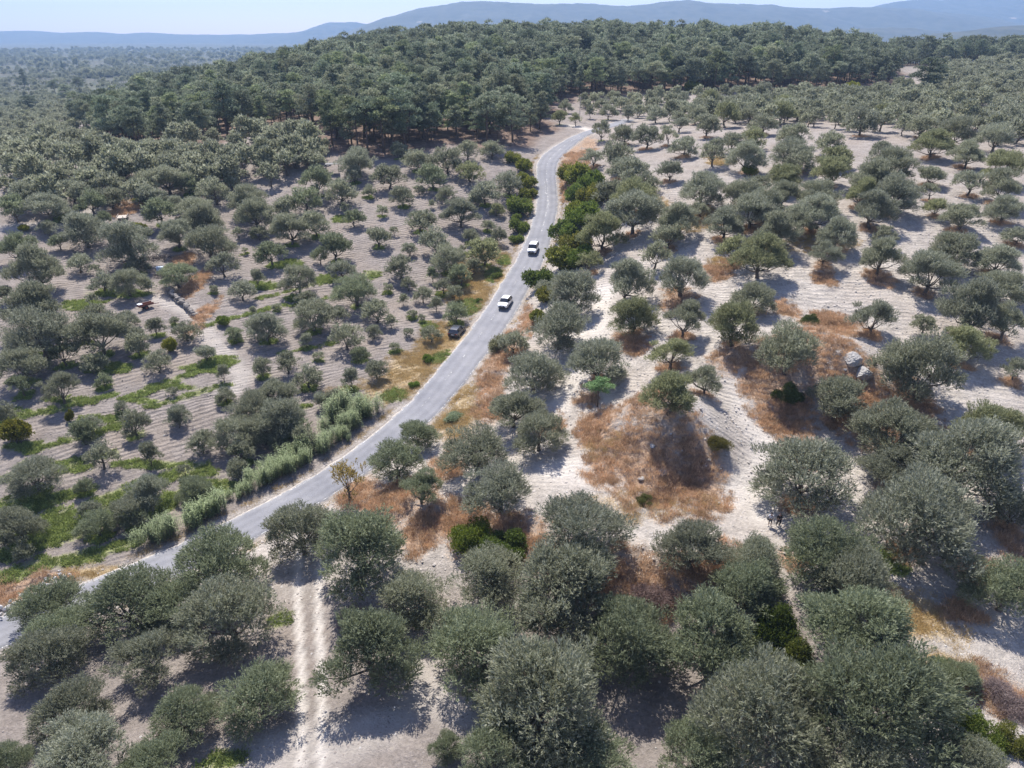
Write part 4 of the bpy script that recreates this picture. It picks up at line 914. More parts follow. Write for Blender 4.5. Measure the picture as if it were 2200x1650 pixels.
# ------------------------------------------------------------------ bushes, carobs, thickets
GB = [bush_meshes(600+i, M_green) for i in range(4)]
GBN = [bush_meshes(620+i, M_green, 3800, 6, .07, .050, .026) for i in range(2)]
OB = [bush_meshes(640, M_olive, 2200, 6, .14, .09, .03, tall=1.1)]
TB = [bush_meshes(650+i, M_twig, 1900, 6, .22, .22, .010) for i in range(2)]
def bush(name, px, py, wpx, me, label, cat, tone=(1, 1, 1, 1), zs=1.0, group=None):
    P, r_ = place([(px, py, wpx)], .42*zs); x, y, z = P[0]; r_ = r_[0]*(1.35 if name == 'roadside_bush' else 1.25 if name == 'hedge_bush' else 1)
    o = empty(name, (x, y, z-.03), rng.uniform(0, 6.28), (r_, r_, r_*zs*rng.uniform(.95, 1.1)))
    link("stem", me[1], o); c = link("foliage", me[0], o); c.color = tone
    tag(o, label, cat, group); return o
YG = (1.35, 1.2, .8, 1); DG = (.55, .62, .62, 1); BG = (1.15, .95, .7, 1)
hd = [(1105,342,36,"highest bush of the hedge, nearest the pine edge"),(1124,362,44,"second bush from the top of the left hedge"),(1130,392,44,"bright bush in the middle of the left hedge"),(1135,418,40,"broad bush of the left hedge beside worn road arrow"),(1122,446,58,"large dark bush low in the left hedge"),(1113,470,26,"small clipped-looking green bush below the large hedge bush"),(1114,489,42,"flat-topped green bush near the hedge's lower end"),(1110,514,32,"lowest scruffy bush of the left hedge")]
for i, (px, py, w, l) in enumerate(hd): bush("hedge_bush", px, py, w, GB[i % 4], l, "bush", YG if i < 4 else (1, 1.05, .8, 1), 1.0, "bushes of the hedge left of the road")
hr = [(1222,380,44,"olive-brown bush right of the road at the bend"),(1246,386,60,"broad yellowish bush right of the bend"),(1270,395,50,"rusty-green bush behind the roadside row"),(1240,420,56,"dense green bush right of the road arrow"),(1270,425,60,"dark bush at the back of the right-hand hedge"),(1225,470,60,"low green bush pressing on the road's right edge"),(1250,470,64,"brownish bush above the silvery olive"),(1205,500,60,"bushy growth leaning over the road's right edge"),(1222,530,66,"deep green bush right of the white van"),(1200,562,70,"spreading bush below and right of the van"),(1240,560,56,"grey-green bush beside the roadside olive"),(1150,600,60,"leafy bush overhanging the road above the white car"),(1172,640,40,"dark bush on the bank right of the white car"),(1150,690,40,"small dark bush on the brown bank by the road")]
for i, (px, py, w, l) in enumerate(hr): bush("roadside_bush", px+(7 if 440 < py < 620 else 3), py, w, GB[i % 4], l, "bush", (BG, YG, (.9, 1, .7, 1), (.8, .9, .7, 1))[i % 4], 1.15, "bushes on the bank right of the road")
bush("carob_tree", 1672, 1350, 120, GBN[0], "upper crown of the dark glossy carob in the lower right", "carob tree", (.55, .62, .4, 1), 1.5)
bush("carob_tree", 1700, 1425, 150, GBN[1], "dark glossy carob tree with yellowish tips between olives", "carob tree", (.75, .72, .45, 1), 1.4)
bush("carob_tree", 2105, 1575, 130, GBN[0], "bright green carob bush in the lower right corner", "carob tree", (1.0, 1.05, .7, 1), 1.2)
bush("carob_tree", 2185, 1590, 90, GBN[1], "yellow-tipped carob bush cut by the right edge", "carob tree", (1.2, 1.05, .7, 1), 1.2)
bush("green_bush", 2050, 1510, 46, GBN[0], "small bright bush between twiggy scrub and carob", "bush", (1, 1.05, .8, 1))
bush("bramble_bush", 1010, 1150, 120, GBN[0], "dark bramble with yellow-lit top, left half of the thicket", "bush", (.85, .9, .35, 1), .9)
bush("bramble_bush", 1085, 1165, 120, GBN[1], "darker bramble below the leaning olive, right half of thicket", "bush", (.6, .7, .4, 1), .9)
bush("bramble_bush", 1160, 1200, 40, GB[1], "small yellow-leaved bramble at thicket's lower right", "bush", (1.6, 1.3, .4, 1), .9)
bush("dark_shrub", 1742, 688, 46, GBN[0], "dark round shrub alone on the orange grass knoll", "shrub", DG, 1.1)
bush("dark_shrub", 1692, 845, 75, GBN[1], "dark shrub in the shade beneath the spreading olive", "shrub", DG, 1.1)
bush("dark_shrub", 1545, 950, 60, GBN[0], "brownish scrub on the right flank of the mound", "shrub", (1.0, .75, .6, 1), .9)
bush("dark_shrub", 1385, 1075, 44, GBN[1], "low dark scrub at the foot of the mound", "shrub", (.8, .7, .6, 1), .7)
bush("twig_shrub", 1990, 1460, 80, TB[0], "leafless grey-brown twig shrub beside small olive", "shrub", (1, 1, 1, 1), .9)
bush("twig_shrub", 2165, 1500, 110, TB[1], "wide tangle of bare twigs on the right edge", "shrub", (1, .95, .95, 1), .6)
bush("twig_shrub", 750, 1325, 70, TB[0], "pale pinkish dead brush behind foreground olive", "shrub", (1.5, 1.3, 1.25, 1), .5)
bush("twig_shrub", 1400, 1275, 90, TB[1], "dark twiggy scrub on the rust-brown bank", "shrub", (.8, .65, .6, 1), .6)
bush("yellow_shrub", 362, 742, 36, GB[0], "yellow-green upright shrub standing on the ploughed field", "shrub", (1.3, 1.1, .5, 1), 1.9)
bush("yellow_shrub", 34, 936, 84, GB[1], "olive-brown leafy tree on the left edge", "shrub", (.95, .75, .4, 1), 1.2)
bush("yellow_shrub", 150, 895, 22, GB[2], "narrow brownish sapling beside weed strip", "shrub", (.9, .75, .4, 1), 2.6)
bush("yellow_shrub", 318, 498, 26, GB[2], "bright yellow bush near the crowded big olives", "shrub", (2.0, 1.7, .6, 1))
bush("yellow_shrub", 298, 485, 38, GB[3], "pale yellowish bush behind the bright yellow one", "shrub", (1.4, 1.25, .7, 1))
bush("yellow_shrub", 142, 468, 34, GB[0], "yellow-green bush bordering the pale lane", "shrub", (1.4, 1.2, .6, 1), .8)
bush("yellow_shrub", 50, 492, 34, GB[1], "yellow-green bush at the lane's left end", "shrub", (1.4, 1.2, .6, 1), .8)
bush("yellow_shrub", 190, 466, 30, GB[2], "brownish bush bordering the pale lane", "shrub", (1.2, .9, .5, 1), .8)
bush("yellow_shrub", 176, 325, 44, GB[2], "yellow-green round tree at the forest's left foot", "shrub", (1.6, 1.4, .7, 1), 1.1)
bush("yellow_shrub", 115, 297, 30, GB[3], "small yellow-green tree in the left valley", "shrub", (1.4, 1.3, .7, 1), 1.1)
bush("yellow_shrub", 1452, 232, 30, GB[3], "fresh green shrub on the upper terraces", "shrub", (1.3, 1.2, .7, 1), 1.2)
bush("yellow_shrub", 1492, 188, 46, GB[0], "yellowish broadleaf tree at the forest foot", "shrub", (1.3, 1.2, .7, 1), 1.0)
bush("yellow_shrub", 1834, 192, 46, GB[1], "yellow-green tree at the right forest edge", "shrub", (1.4, 1.2, .6, 1), 1.1)
bush("green_bush", 1610, 368, 42, GB[1], "leafy green bush between rows on the right slope", "bush", (1.1, 1.05, .6, 1))
bush("green_bush", 1030, 645, 20, GB[3], "small dark green bush alone on straw verge", "bush", (.8, 1.0, .7, 1))
bush("green_bush", 1066, 592, 30, GB[0], "green bush on the verge above the straw", "bush", (1, 1.05, .8, 1))
bush("green_bush", 480, 690, 40, GB[1], "green shrub with pale weeds on the ploughed field", "bush", (1, 1.1, .7, 1))
bush("green_bush", 920, 770, 30, GB[2], "leafy weeds bush between parked car and canes", "bush", (1.1, 1.3, .7, 1))
bush("green_bush", 890, 825, 30, GB[3], "lower leafy bush on the verge above the canes", "bush", (1.0, 1.2, .7, 1))
bush("green_bush", 975, 895, 50, OB[0], "grey-green cut branches beside the verge track", "bush", (.9, 1.05, .9, 1), .5)
bush("grey_shrub", 1070, 740, 44, OB[0], "tall grey-green shrub on the bank below the white car", "shrub", (1, .95, .8, 1), 1.6)
bush("grey_shrub", 2030, 1435, 70, OB[0], "bushy young olive beside the twig shrub", "shrub", (.9, 1, .8, 1), 1.2)
# the airy brownish tree by the road and the small bright pine
tam = olive_meshes(777, 'open', 700, 6, .16, .085, .03, 11)
P, r_ = place([(748, 1040, 82)], .95); o = empty("roadside_tree", P[0], .4, (r_[0], r_[0], r_[0]*1.5)); link("trunk", tam[1], o); c = link("crown", tam[0], o); c.color = (1.15, .85, .42, 1)
tag(o, "airy brownish-olive tree with bare stems at the road's edge", "tree")
P, r_ = place([(1285, 850, 62)], .9); o = empty("young_pine", P[0], .4, (r_[0]*3.2, r_[0]*3.2, r_[0]*2.2)); link("trunk", PINE[6][1], o); c = link("crown", PINE[6][0], o); c.color = (1.0, 1.35, .9, 1)
tag(o, "small bright green young pine on the orange grass", "pine tree")

# giant canes along the road
def cane_mesh(seed, n_=26):
    g = np.random.default_rng(seed); Vs = []; Qs = []; lv = []; wood = MB()
    for i in range(n_):
        b = np.array([g.normal(0, .45), g.normal(0, .45), 0]); ln = g.normal(0, .18, 2); h = g.uniform(2.0, 3.3)
        wood.tube([b, b+np.array([ln[0]*.5, ln[1]*.5, h*.55]), b+np.array([ln[0]*1.6, ln[1]*1.6, h])], [.014, .012, .004], 4)
        m_ = 22; f = np.linspace(.15, 1, m_); c = b+np.stack([ln[0]*1.6*f**1.6, ln[1]*1.6*f**1.6, h*f], 1)
        az = g.uniform(0, 6.28)+np.arange(m_)*math.pi+g.normal(0, .4, m_); D = unit(np.stack([np.cos(az), np.sin(az), g.uniform(.35, 1.0, m_)], 1)); L = g.uniform(.38, .62, m_); Wd = g.uniform(.05, .085, m_)
        s = unit(np.cross(D, np.array([[0, 0, 1.]]))); t_ = c+D*(L*.5)[:, None]; e = t_+unit(D-np.array([0, 0, .85]))*(L*.5)[:, None]
        v = np.stack([c, t_+s*Wd[:, None]*.5, e, t_-s*Wd[:, None]*.5], 1).reshape(-1, 3); k0 = sum(len(q_) for q_ in Vs)
        Vs.append(v); Qs.append(np.arange(4*m_).reshape(m_, 4)+k0); lv.append(np.repeat(np.clip(g.normal(.5, .28, m_), 0, 1), 4))
    return np.vstack(Vs), np.vstack(Qs), np.concatenate(lv), wood
CANES = [cane_mesh(700+i) for i in range(4)]
def thicket(pts, label):
    """pts: (px, py of the foot, height scale)"""
    P = G([p[0]-5 for p in pts], [p[1]-17 for p in pts]); c = P.mean(0); c[2] = P[:, 2].min(); Vs, Qs, LV = [], [], []; wood = MB(); k0 = 0
    for p, q_ in zip(P, pts):
        v, f, lv, w = CANES[int(rng.integers(0, 4))]; a = rng.uniform(0, 6.28); s = q_[2]*rng.uniform(.45, 1.1)
        Rm = np.array([[math.cos(a), -math.sin(a), 0], [math.sin(a), math.cos(a), 0], [0, 0, 1]])*s; z = Hg(np.array([p[0]]), np.array([p[1]]))[0]; off = np.array([p[0], p[1], z])-c
        Vs.append(v@Rm.T+off); Qs.append(f+k0); k0 += len(v); LV.append(lv); wood.add((np.array(w.v)@Rm.T+off), w.f)
    o = empty("cane_thicket", c); link("leaves", mesh_np("leaves", np.vstack(Vs), np.vstack(Qs), M_cane, False, {'lv': np.concatenate(LV)}), o); wood.build("stalks", M_bark, o)
    tag(o, label, "cane thicket", "giant canes left of the road")
def along(poly, n_, j):
    L = np.array(poly, float); s = np.concatenate([[0], np.cumsum(np.hypot(*np.diff(L[:, :2], axis=0).T))]); t_ = np.linspace(0, s[-1], n_)
    return [(np.interp(q, s, L[:, 0])+rng.normal(0, j), np.interp(q, s, L[:, 1])+rng.normal(0, j*.4), np.interp(q, s, L[:, 2])) for q in t_]
thicket(along([(312,1188,.85),(372,1158,.95),(368,1175,.9)], 11, 8), "short lowest clump of canes, set apart by a sandy gap")
thicket(along([(400,1152,.95),(485,1112,.9)], 13, 8), "second clump of canes from the bottom, right of the gap")
thicket(along([(495,1090,.7),(560,1060,.8),(640,1020,.9),(690,985,.9),(640,1000,.9),(560,1042,.8)], 44, 8), "long middle run of pale-leaved canes along the verge")
thicket(along([(690,985,.9),(740,955,.8),(805,905,1.1),(770,905,1.2),(735,900,1.2),(700,950,1.0)], 38, 9), "tallest bushy canes at the upper end of the run")

# ------------------------------------------------------------------ dry grass, weeds, stones (uncountable)
def tuft(seed, mat, n_, h, w, spread, lean):
    g = np.random.default_rng(seed); P = np.c_[g.normal(0, spread, (n_, 2)), np.zeros(n_)]; D = unit(np.c_[g.normal(0, lean, (n_, 2)), np.ones(n_)])
    v, q, = leaf_quads(P, D, h*g.uniform(.5, 1.2, n_), w*g.uniform(.6, 1.3, n_), g)
    return mesh_np("tuft", v, q, mat, False, {'lv': np.repeat(np.clip(g.normal(.5, .25, n_), 0, 1), 4)})
TD = [tuft(800+i, M_dry, 70, .55, .035, .28, .45) for i in range(5)]
TS = [tuft(820+i, M_straw, 60, .35, .03, .30, .7) for i in range(4)]
TW = [tuft(840+i, M_weed, 60, .45, .11, .26, .75) for i in range(4)]
def sample(wgt, n_, x0=-100, x1=100, thr=.35, near=True):
    """pick ground points where a zone is strong"""
    sel = np.where((wgt > thr) & (np.abs(vx) < 105) & (vy > 26) & (vy < 214) & (rdist > .4))[0]
    if len(sel) == 0: return np.zeros((0, 3))
    p = wgt[sel]*fbm(vx[sel]*.4, vy[sel]*.4, 41)**2; j = rng.choice(sel, n_, p=p/p.sum()); x = vx[j]+rng.uniform(-.4, .4, n_); y = vy[j]+rng.uniform(-.4, .4, n_)
    qx, qy, qz = project(np.stack([x, y, vz[j]], 1)); k = (qx > -80) & (qx < 2280) & (qy < 1700)
    return np.stack([x, y, vz[j]-.04], 1)[k]
p_ = sample(A_dry, 12000, thr=.4); scatter("dry_grass", p_, rng.uniform(.4, 1.25, len(p_)), TD)
p_ = sample(A_str, 7000, thr=.3); scatter("straw_grass", p_, rng.uniform(.5, 1.3, len(p_)), TS)
p_ = sample(A_grn, 9000, thr=.5); scatter("green_weeds", p_, rng.uniform(.35, 1.1, len(p_)), TW)
def rock_mesh(seed, mat, sub=2, flat=.7, name="stone"):
    bm = bmesh.new(); bmesh.ops.create_icosphere(bm, subdivisions=sub, radius=.5); g = random.Random(seed)
    pl = [Vector((g.gauss(0, 1), g.gauss(0, 1), g.gauss(0, 1))).normalized() for _ in range(7)]
    for v in bm.verts:
        for n_ in pl:
            d = v.co.dot(n_)-.36
            if d > 0: v.co -= n_*d*.85
        v.co *= 1+g.uniform(-.05, .05); v.co.z *= flat
    me = bpy.data.meshes.new(name); bm.to_mesh(me); bm.free(); me.materials.append(mat); return me
ST = [rock_mesh(900+i, M_stone, 1) for i in range(4)]
allw = np.clip(1-A_grn-A_dry*.5, 0, 1)*np.clip((170-rr_)/60, 0, 1)*(.15+A_pale+.6*np.clip(A_trk, 0, 1))
p_ = sample(allw, 11000, thr=.05); scatter("field_stones", p_, rng.uniform(.06, .30, len(p_))*rng.uniform(.5, 1.2, len(p_)), ST)
CL = [rock_mesh(920+i, simple("dry_clod", (.42, .38, .34), .95, var=.3, scale=6), 1, .6, "clod") for i in range(4)]
p_ = sample(np.clip(A_pale*1.2, 0, 1)*np.clip(1-A_dry-A_grn, 0, 1)*np.clip((190-rr_)/50, 0, 1), 30000, thr=.25); scatter("soil_clods", p_, rng.uniform(.10, .42, len(p_))*rng.uniform(.6, 1.2, len(p_)), CL)
CL2 = [rock_mesh(925+i, simple("ploughed_clod", (.24, .21, .186), .95, var=.3, scale=6), 1, .6, "clod") for i in range(4)]
p_ = sample(np.clip(1-A_pale*2-A_dry-A_grn, 0, 1)*np.clip((170-rr_)/60, 0, 1), 16000, thr=.3); scatter("ploughed_clods", p_, rng.uniform(.08, .30, len(p_)), CL2)

# row of stones at the lower left, rock outcrop
row = [(0,1318),(30,1302),(60,1284),(95,1266),(120,1250),(140,1242)]
Pr = catmull(G([a[0] for a in row], [a[1] for a in row]), 6); o = empty("stone_row", Pr[len(Pr)//2]); c0 = Vector(Pr[len(Pr)//2])
SR = [rock_mesh(940+i, M_stone, 1) for i in range(5)]
for i in range(90):
    p = Pr[int(rng.integers(0, len(Pr)))]; x, y = p[0]+rng.normal(0, .55), p[1]+rng.normal(0, .55); s = link("stone", SR[i % 5], o); z = Hg(np.array([x]), np.array([y]))[0]+rng.uniform(.03, .35)
    s.location = Vector((x, y, z))-c0; s.rotation_euler = (rng.uniform(0, 6), rng.uniform(0, 6), rng.uniform(0, 6)); q = rng.uniform(.28, .62); s.scale = (q*1.2, q, q)
tag(o, "tumbled row of pale stones edging the road at lower left", "stone row")
def boulder(px, py, w, h, label, seed, rz=0):
    P, t_ = hit([px], [py]); s = w*t_[0]/F; me = rock_mesh(seed, M_rock, 4, .75, "rock_outcrop"); o = link("rock_outcrop", me, None, P[0]+np.array([0, 0, -.2])); o.scale = (s, s*.8, s*h); o.rotation_euler = (.2, .1, rz); tag(o, label, "rock")
boulder(1835, 772, 52, 1.0, "grey rock outcrop under the olive, upper block", 970, .4)
boulder(1857, 800, 46, .9, "grey rock outcrop below the upper block", 971, 1.0)
boulder(1800, 755, 30, .7, "small dark-edged boulder left of the rock outcrop", 972, 2.0)
boulder(1425, 1010, 36, .7, "low pale rock in the shaded side of the mound", 973, 1.2)
for bx_, by_, bw_, bl_ in ((1402,955,16,"small pale rock high on the mound's left flank"),(1474,925,14,"small pale rock beside the mound's upper olive"),(1378,1025,18,"pale rock low on the mound's left foot"),(1522,985,13,"small pale rock on the mound's right flank"),(1450,1045,15,"pale rock in the shade at the mound's foot"),(1775,735,16,"pale rock at the top of the orange knoll"),(1815,790,14,"small pale rock left of the lower outcrop block")): boulder(bx_, by_, bw_, .6, bl_, 975+bx_ % 7, bx_*.7)
boulder(1160, 1107, 10, .9, "single white stone beside the dirt terrace", 974, .2)

# ------------------------------------------------------------------ vehicles
M_white = simple("white_car_paint", (.80, .80, .79), .28, var=.02, scale=2, spec=.6)
M_grey = simple("dark_grey_car_paint", (.055, .058, .065), .22, 0.3, var=.05, scale=2, spec=.7)
M_glass = simple("tinted_car_glass", (.018, .020, .024), .06, var=.05, spec=.8)
M_black = simple("black_plastic", (.020, .020, .021), .6, var=.1)
M_tyre = simple("tyre_rubber", (.025, .025, .025), .85, var=.15)
M_rim = simple("alloy_rim", (.45, .45, .46), .35, .8, var=.05)
M_lamp = simple("headlamp_glass", (.55, .57, .60), .12, var=.03)
M_red = simple("tail_lamp_glass", (.30, .015, .015), .2, var=.05)
M_plate = simple("number_plate", (.72, .72, .70), .5, var=.03)
M_chrome = simple("chrome_trim", (.6, .6, .62), .2, .9, var=.03)
def car(P, heading, st, body, label, cat, ifront, iroof0, iroof1, irear, wheels, rwheel=.33, rails=False):
    """st: stations rear..front (x, half width at sill, at belt, at roof, z sill, z belt, z roof); the cabin runs between irear/iroof0/iroof1/ifront"""
    root = empty(cat.replace(' ', '_'), P, heading); tag(root, label, cat)
    V = []; k = 11
    for x, ws, wb, wr, zs, zb, zr in st:
        zm = zs+(zb-zs)*.5
        V += [(x, -ws*.96, zs), (x, -ws, zs+.08), (x, -wb*1.015, zm), (x, -wb, zb), (x, -wr, zr-.03), (x, 0, zr+.015), (x, wr, zr-.03), (x, wb, zb), (x, wb*1.015, zm), (x, ws, zs+.08), (x, ws*.96, zs)]
    parts = {'body': [], 'side_window': [], 'side_window2': [], 'windscreen': [], 'rear_window': []}
    for i in range(len(st)-1):
        for j in range(k-1):
            f = (i*k+j, (i+1)*k+j, (i+1)*k+j+1, i*k+j+1); w = 'body'
            if j in (3, 6) and irear <= i < ifront: w = 'side_window' if j == 3 else 'side_window2'
            if j in (4, 5) and iroof1 <= i < ifront: w = 'windscreen'
            if j in (4, 5) and irear <= i < iroof0: w = 'rear_window'
            parts[w].append(f)
        parts['body'].append((i*k, i*k+k-1, (i+1)*k+k-1, (i+1)*k))
    parts['body'].append(tuple(range(k-1, -1, -1))[::-1]); parts['body'].append(tuple((len(st)-1)*k+q for q in range(k))[::-1])
    for w, fs in parts.items():
        if not fs: continue
        me = bpy.data.meshes.new(w); me.from_pydata(V, [], fs); me.update(); bm = bmesh.new(); bm.from_mesh(me); bmesh.ops.delete(bm, geom=[v for v in bm.verts if not v.link_faces], context='VERTS'); bmesh.ops.recalc_face_normals(bm, faces=bm.faces)
        bm.to_mesh(me); bm.free(); me.materials.append(body if w == 'body' else M_glass); o = link(w.rstrip('2'), me, root)
        me.polygons.foreach_set('use_smooth', np.ones(len(me.polygons), bool))
        if w == 'body':
            try: me.set_sharp_from_angle(angle=R(35))
            except Exception: pass
    L0, L1 = st[0][0], st[-1][0]; wf, wr_ = st[-1][2], st[0][2]
    # pillars and window divisions, standing proud of the glass
    for sgn in (-1, 1):
        for i in ([irear] if irear else [])+list(range(iroof0, iroof1+1))+[ifront]:
            x, ws, wb, wr, zs, zb, zr = st[i]
            if zr-zb < .12: continue
            p = MB(); p.tube([(x, sgn*(wb+.006), zb), (x, sgn*(wr+.006), zr-.03)], .035, 4); p.build("pillar", M_black if i not in (irear,) else body, root)
        # sill trim
        p = MB(); p.box((0, sgn*st[len(st)//2][1]*1.0, st[len(st)//2][4]+.06), (wheels[1]-wheels[0]-2*rwheel-.1, .05, .12)); p.build("sill_trim", M_black, root)
        x, ws, wb, wr, zs, zb, zr = st[ifront]
        p = MB(); p.box((x-.30, sgn*(wb+.12), zb+.06), (.12, .22, .15), 0, .8); p.build("mirror", body, root)
        for wx in wheels:
            yw = sgn*(st[len(st)//2][1]-.09); a = MB(); a.tube([(wx, yw-.11, rwheel), (wx, yw+.11, rwheel)], rwheel, 20); wh = a.build("wheel", M_tyre, root)
            a = MB(); a.tube([(wx, yw+sgn*.10, rwheel), (wx, yw+sgn*.125, rwheel)], rwheel*.64, 12); a.build("rim", M_rim, wh)
            a = MB(); a.tube([(wx, yw+sgn*.02-.05, rwheel+.02), (wx, yw+sgn*.02+.06, rwheel+.02)], rwheel*1.16, 20); a.build("wheel_arch", M_black, root)
        a = MB(); a.box((L1-.16, sgn*(wf*.78), st[-1][5]-.10), (.36, wf*.36, .15), -sgn*.25); a.build("headlight", M_lamp, root)
        a = MB(); a.box((L0+.09, sgn*(wr_*.80), st[0][5]-.08), (.22, wr_*.42, .15), sgn*.2); a.build("taillight", M_red, root)
        if rails:
            a = MB(); x0, x1 = st[iroof0][0]+.1, st[iroof1][0]-.1; w = st[iroof0][3]-.08; zt = st[iroof0][6]; a.tube([(x0, sgn*w, zt), (x0+.1, sgn*w, zt+.06), (x1-.1, sgn*w, zt+.06), (x1, sgn*w, zt)], .022, 5); a.build("roof_rail", M_rim, root)
    a = MB(); a.box((L1+.005, 0, st[-1][4]+.30), (.06, wf*1.1, .20)); a.build("grille", M_black, root)
    a = MB(); a.box((L1+.02, 0, st[-1][4]+.10), (.09, wf*1.75, .16)); a.build("bumper", M_black, root)
    a = MB(); a.box((L1+.05, 0, st[-1][4]+.20), (.03, .50, .11)); a.build("number_plate", M_plate, root)
    a = MB(); a.box((L0-.02, 0, st[0][4]+.12), (.09, wr_*1.75, .18)); a.build("bumper", M_black, root)
    a = MB(); a.box((L0-.025, 0, st[0][5]-.22), (.03, .50, .11)); a.build("number_plate", M_plate, root)
    a = MB(); a.box((L1+.04, 0, st[-1][4]+.36), (.02, wf*.9, .03)); a.build("grille_bar", M_chrome, root)
    return root
def head_from(s): i = int(np.argmin(abs(RS-s))); return math.atan2(RT[i, 1], RT[i, 0])
# heading towards the camera: stations rear -> front along +x
SUVW = [(-2.2,.74,.80,.62,.42,.92,.97),(-2.08,.84,.88,.68,.30,.98,1.06),(-1.72,.89,.91,.64,.26,1.00,1.46),(-1.05,.90,.92,.64,.25,.98,1.60),(-.2,.90,.92,.65,.25,.96,1.64),(.42,.90,.92,.63,.25,.95,1.56),(1.12,.90,.90,.70,.25,.97,1.03),(1.75,.89,.88,.66,.27,.90,.96),(2.12,.82,.82,.58,.32,.78,.84),(2.25,.70,.74,.50,.36,.68,.72)]
VANS = [(-2.25,.80,.84,.70,.40,1.00,1.72),(-2.18,.88,.91,.74,.30,1.05,1.80),(-1.2,.91,.94,.76,.28,1.05,1.90),(-.1,.91,.94,.76,.28,1.04,1.91),(.75,.91,.94,.74,.28,1.02,1.83),(1.45,.91,.92,.74,.28,1.04,1.12),(2.0,.88,.88,.66,.30,.96,1.02),(2.28,.82,.82,.60,.34,.82,.88),(2.36,.74,.76,.54,.38,.70,.74)]
SUVG = [(-2.2,.76,.82,.64,.44,1.00,1.04),(-2.10,.86,.90,.70,.32,1.06,1.12),(-1.60,.91,.93,.64,.28,1.06,1.52),(-.95,.92,.94,.64,.27,1.03,1.64),(-.1,.92,.94,.65,.27,1.00,1.66),(.50,.92,.94,.63,.27,.99,1.58),(1.18,.92,.92,.72,.27,1.01,1.07),(1.80,.90,.90,.68,.29,.94,1.00),(2.14,.84,.84,.60,.34,.80,.86),(2.25,.72,.76,.52,.38,.70,.74)]
s1 = near_s(1086, 662); s2 = near_s(1145, 548)
def on_road(px, py):
    P = G([px], [py])[0]; s = near_s(px, py); i = int(np.argmin(abs(RS-s))); lat = float(((P[:2]-RM[i, :2])*RN[i]).sum()); lim = RW[i]/2-1.0
    return np.array(road_at(s, float(np.clip(lat, -lim, lim))))-np.array([0, 0, .005]), s
P1, s1 = on_road(1087, 654); car(P1, head_from(s1)+math.pi, SUVW, M_white, "white car with sloping roof driving towards the camera", "car", 6, 2, 5, 1, (-1.32, 1.36), .34)
P2, s2 = on_road(1146, 540); car(P2, head_from(s2)+math.pi, VANS, M_white, "boxy white passenger van driving down behind the white car", "van", 5, 1, 4, 0, (-1.38, 1.42), .33)
P3 = G([982], [719])[0]; P3[2] = Hg(P3[:1], P3[1:2])[0]+.02; s3 = near_s(1010, 720); car(P3, head_from(s3)-.02, SUVG, M_grey, "dark grey car parked on the verge with its rear towards camera", "car", 6, 2, 5, 1, (-1.32, 1.36), .35, True)

# ------------------------------------------------------------------ people under the big silvery olive
M_skin = simple("skin", (.42, .27, .20), .6, var=.05); M_hair = simple("dark_hair", (.03, .022, .018), .6, var=.2)
M_tee = simple("white_cotton", (.72, .73, .76), .85, var=.06); M_short = simple("grey_shorts_cloth", (.10, .10, .105), .85, var=.1)
M_navy = simple("navy_bag_cloth", (.015, .018, .035), .75, var=.1); M_dark = simple("dark_brown_cloth", (.035, .028, .024), .85, var=.15); M_blk = simple("black_cloth", (.016, .016, .017), .85, var=.1); M_shoe = simple("pale_shoes", (.55, .54, .50), .7, var=.1)
def skin_mesh(name, pts, edges, mat, parent, sub=2):
    me = bpy.data.meshes.new(name); me.from_pydata([p[:3] for p in pts], edges, []); me.update(); me.materials.append(mat)
    o = link(name, me, parent); md = o.modifiers.new("skin", 'SKIN'); md.use_smooth_shade = True
    if not me.skin_vertices: me.skin_vertices.new()
    for i, p in enumerate(pts):
        r_ = p[3] if isinstance(p[3], tuple) else (p[3], p[3]); me.skin_vertices[0].data[i].radius = r_
    me.skin_vertices[0].data[0].use_root = True
    s = o.modifiers.new("sub", 'SUBSURF'); s.levels = sub; s.render_levels = sub
    return o
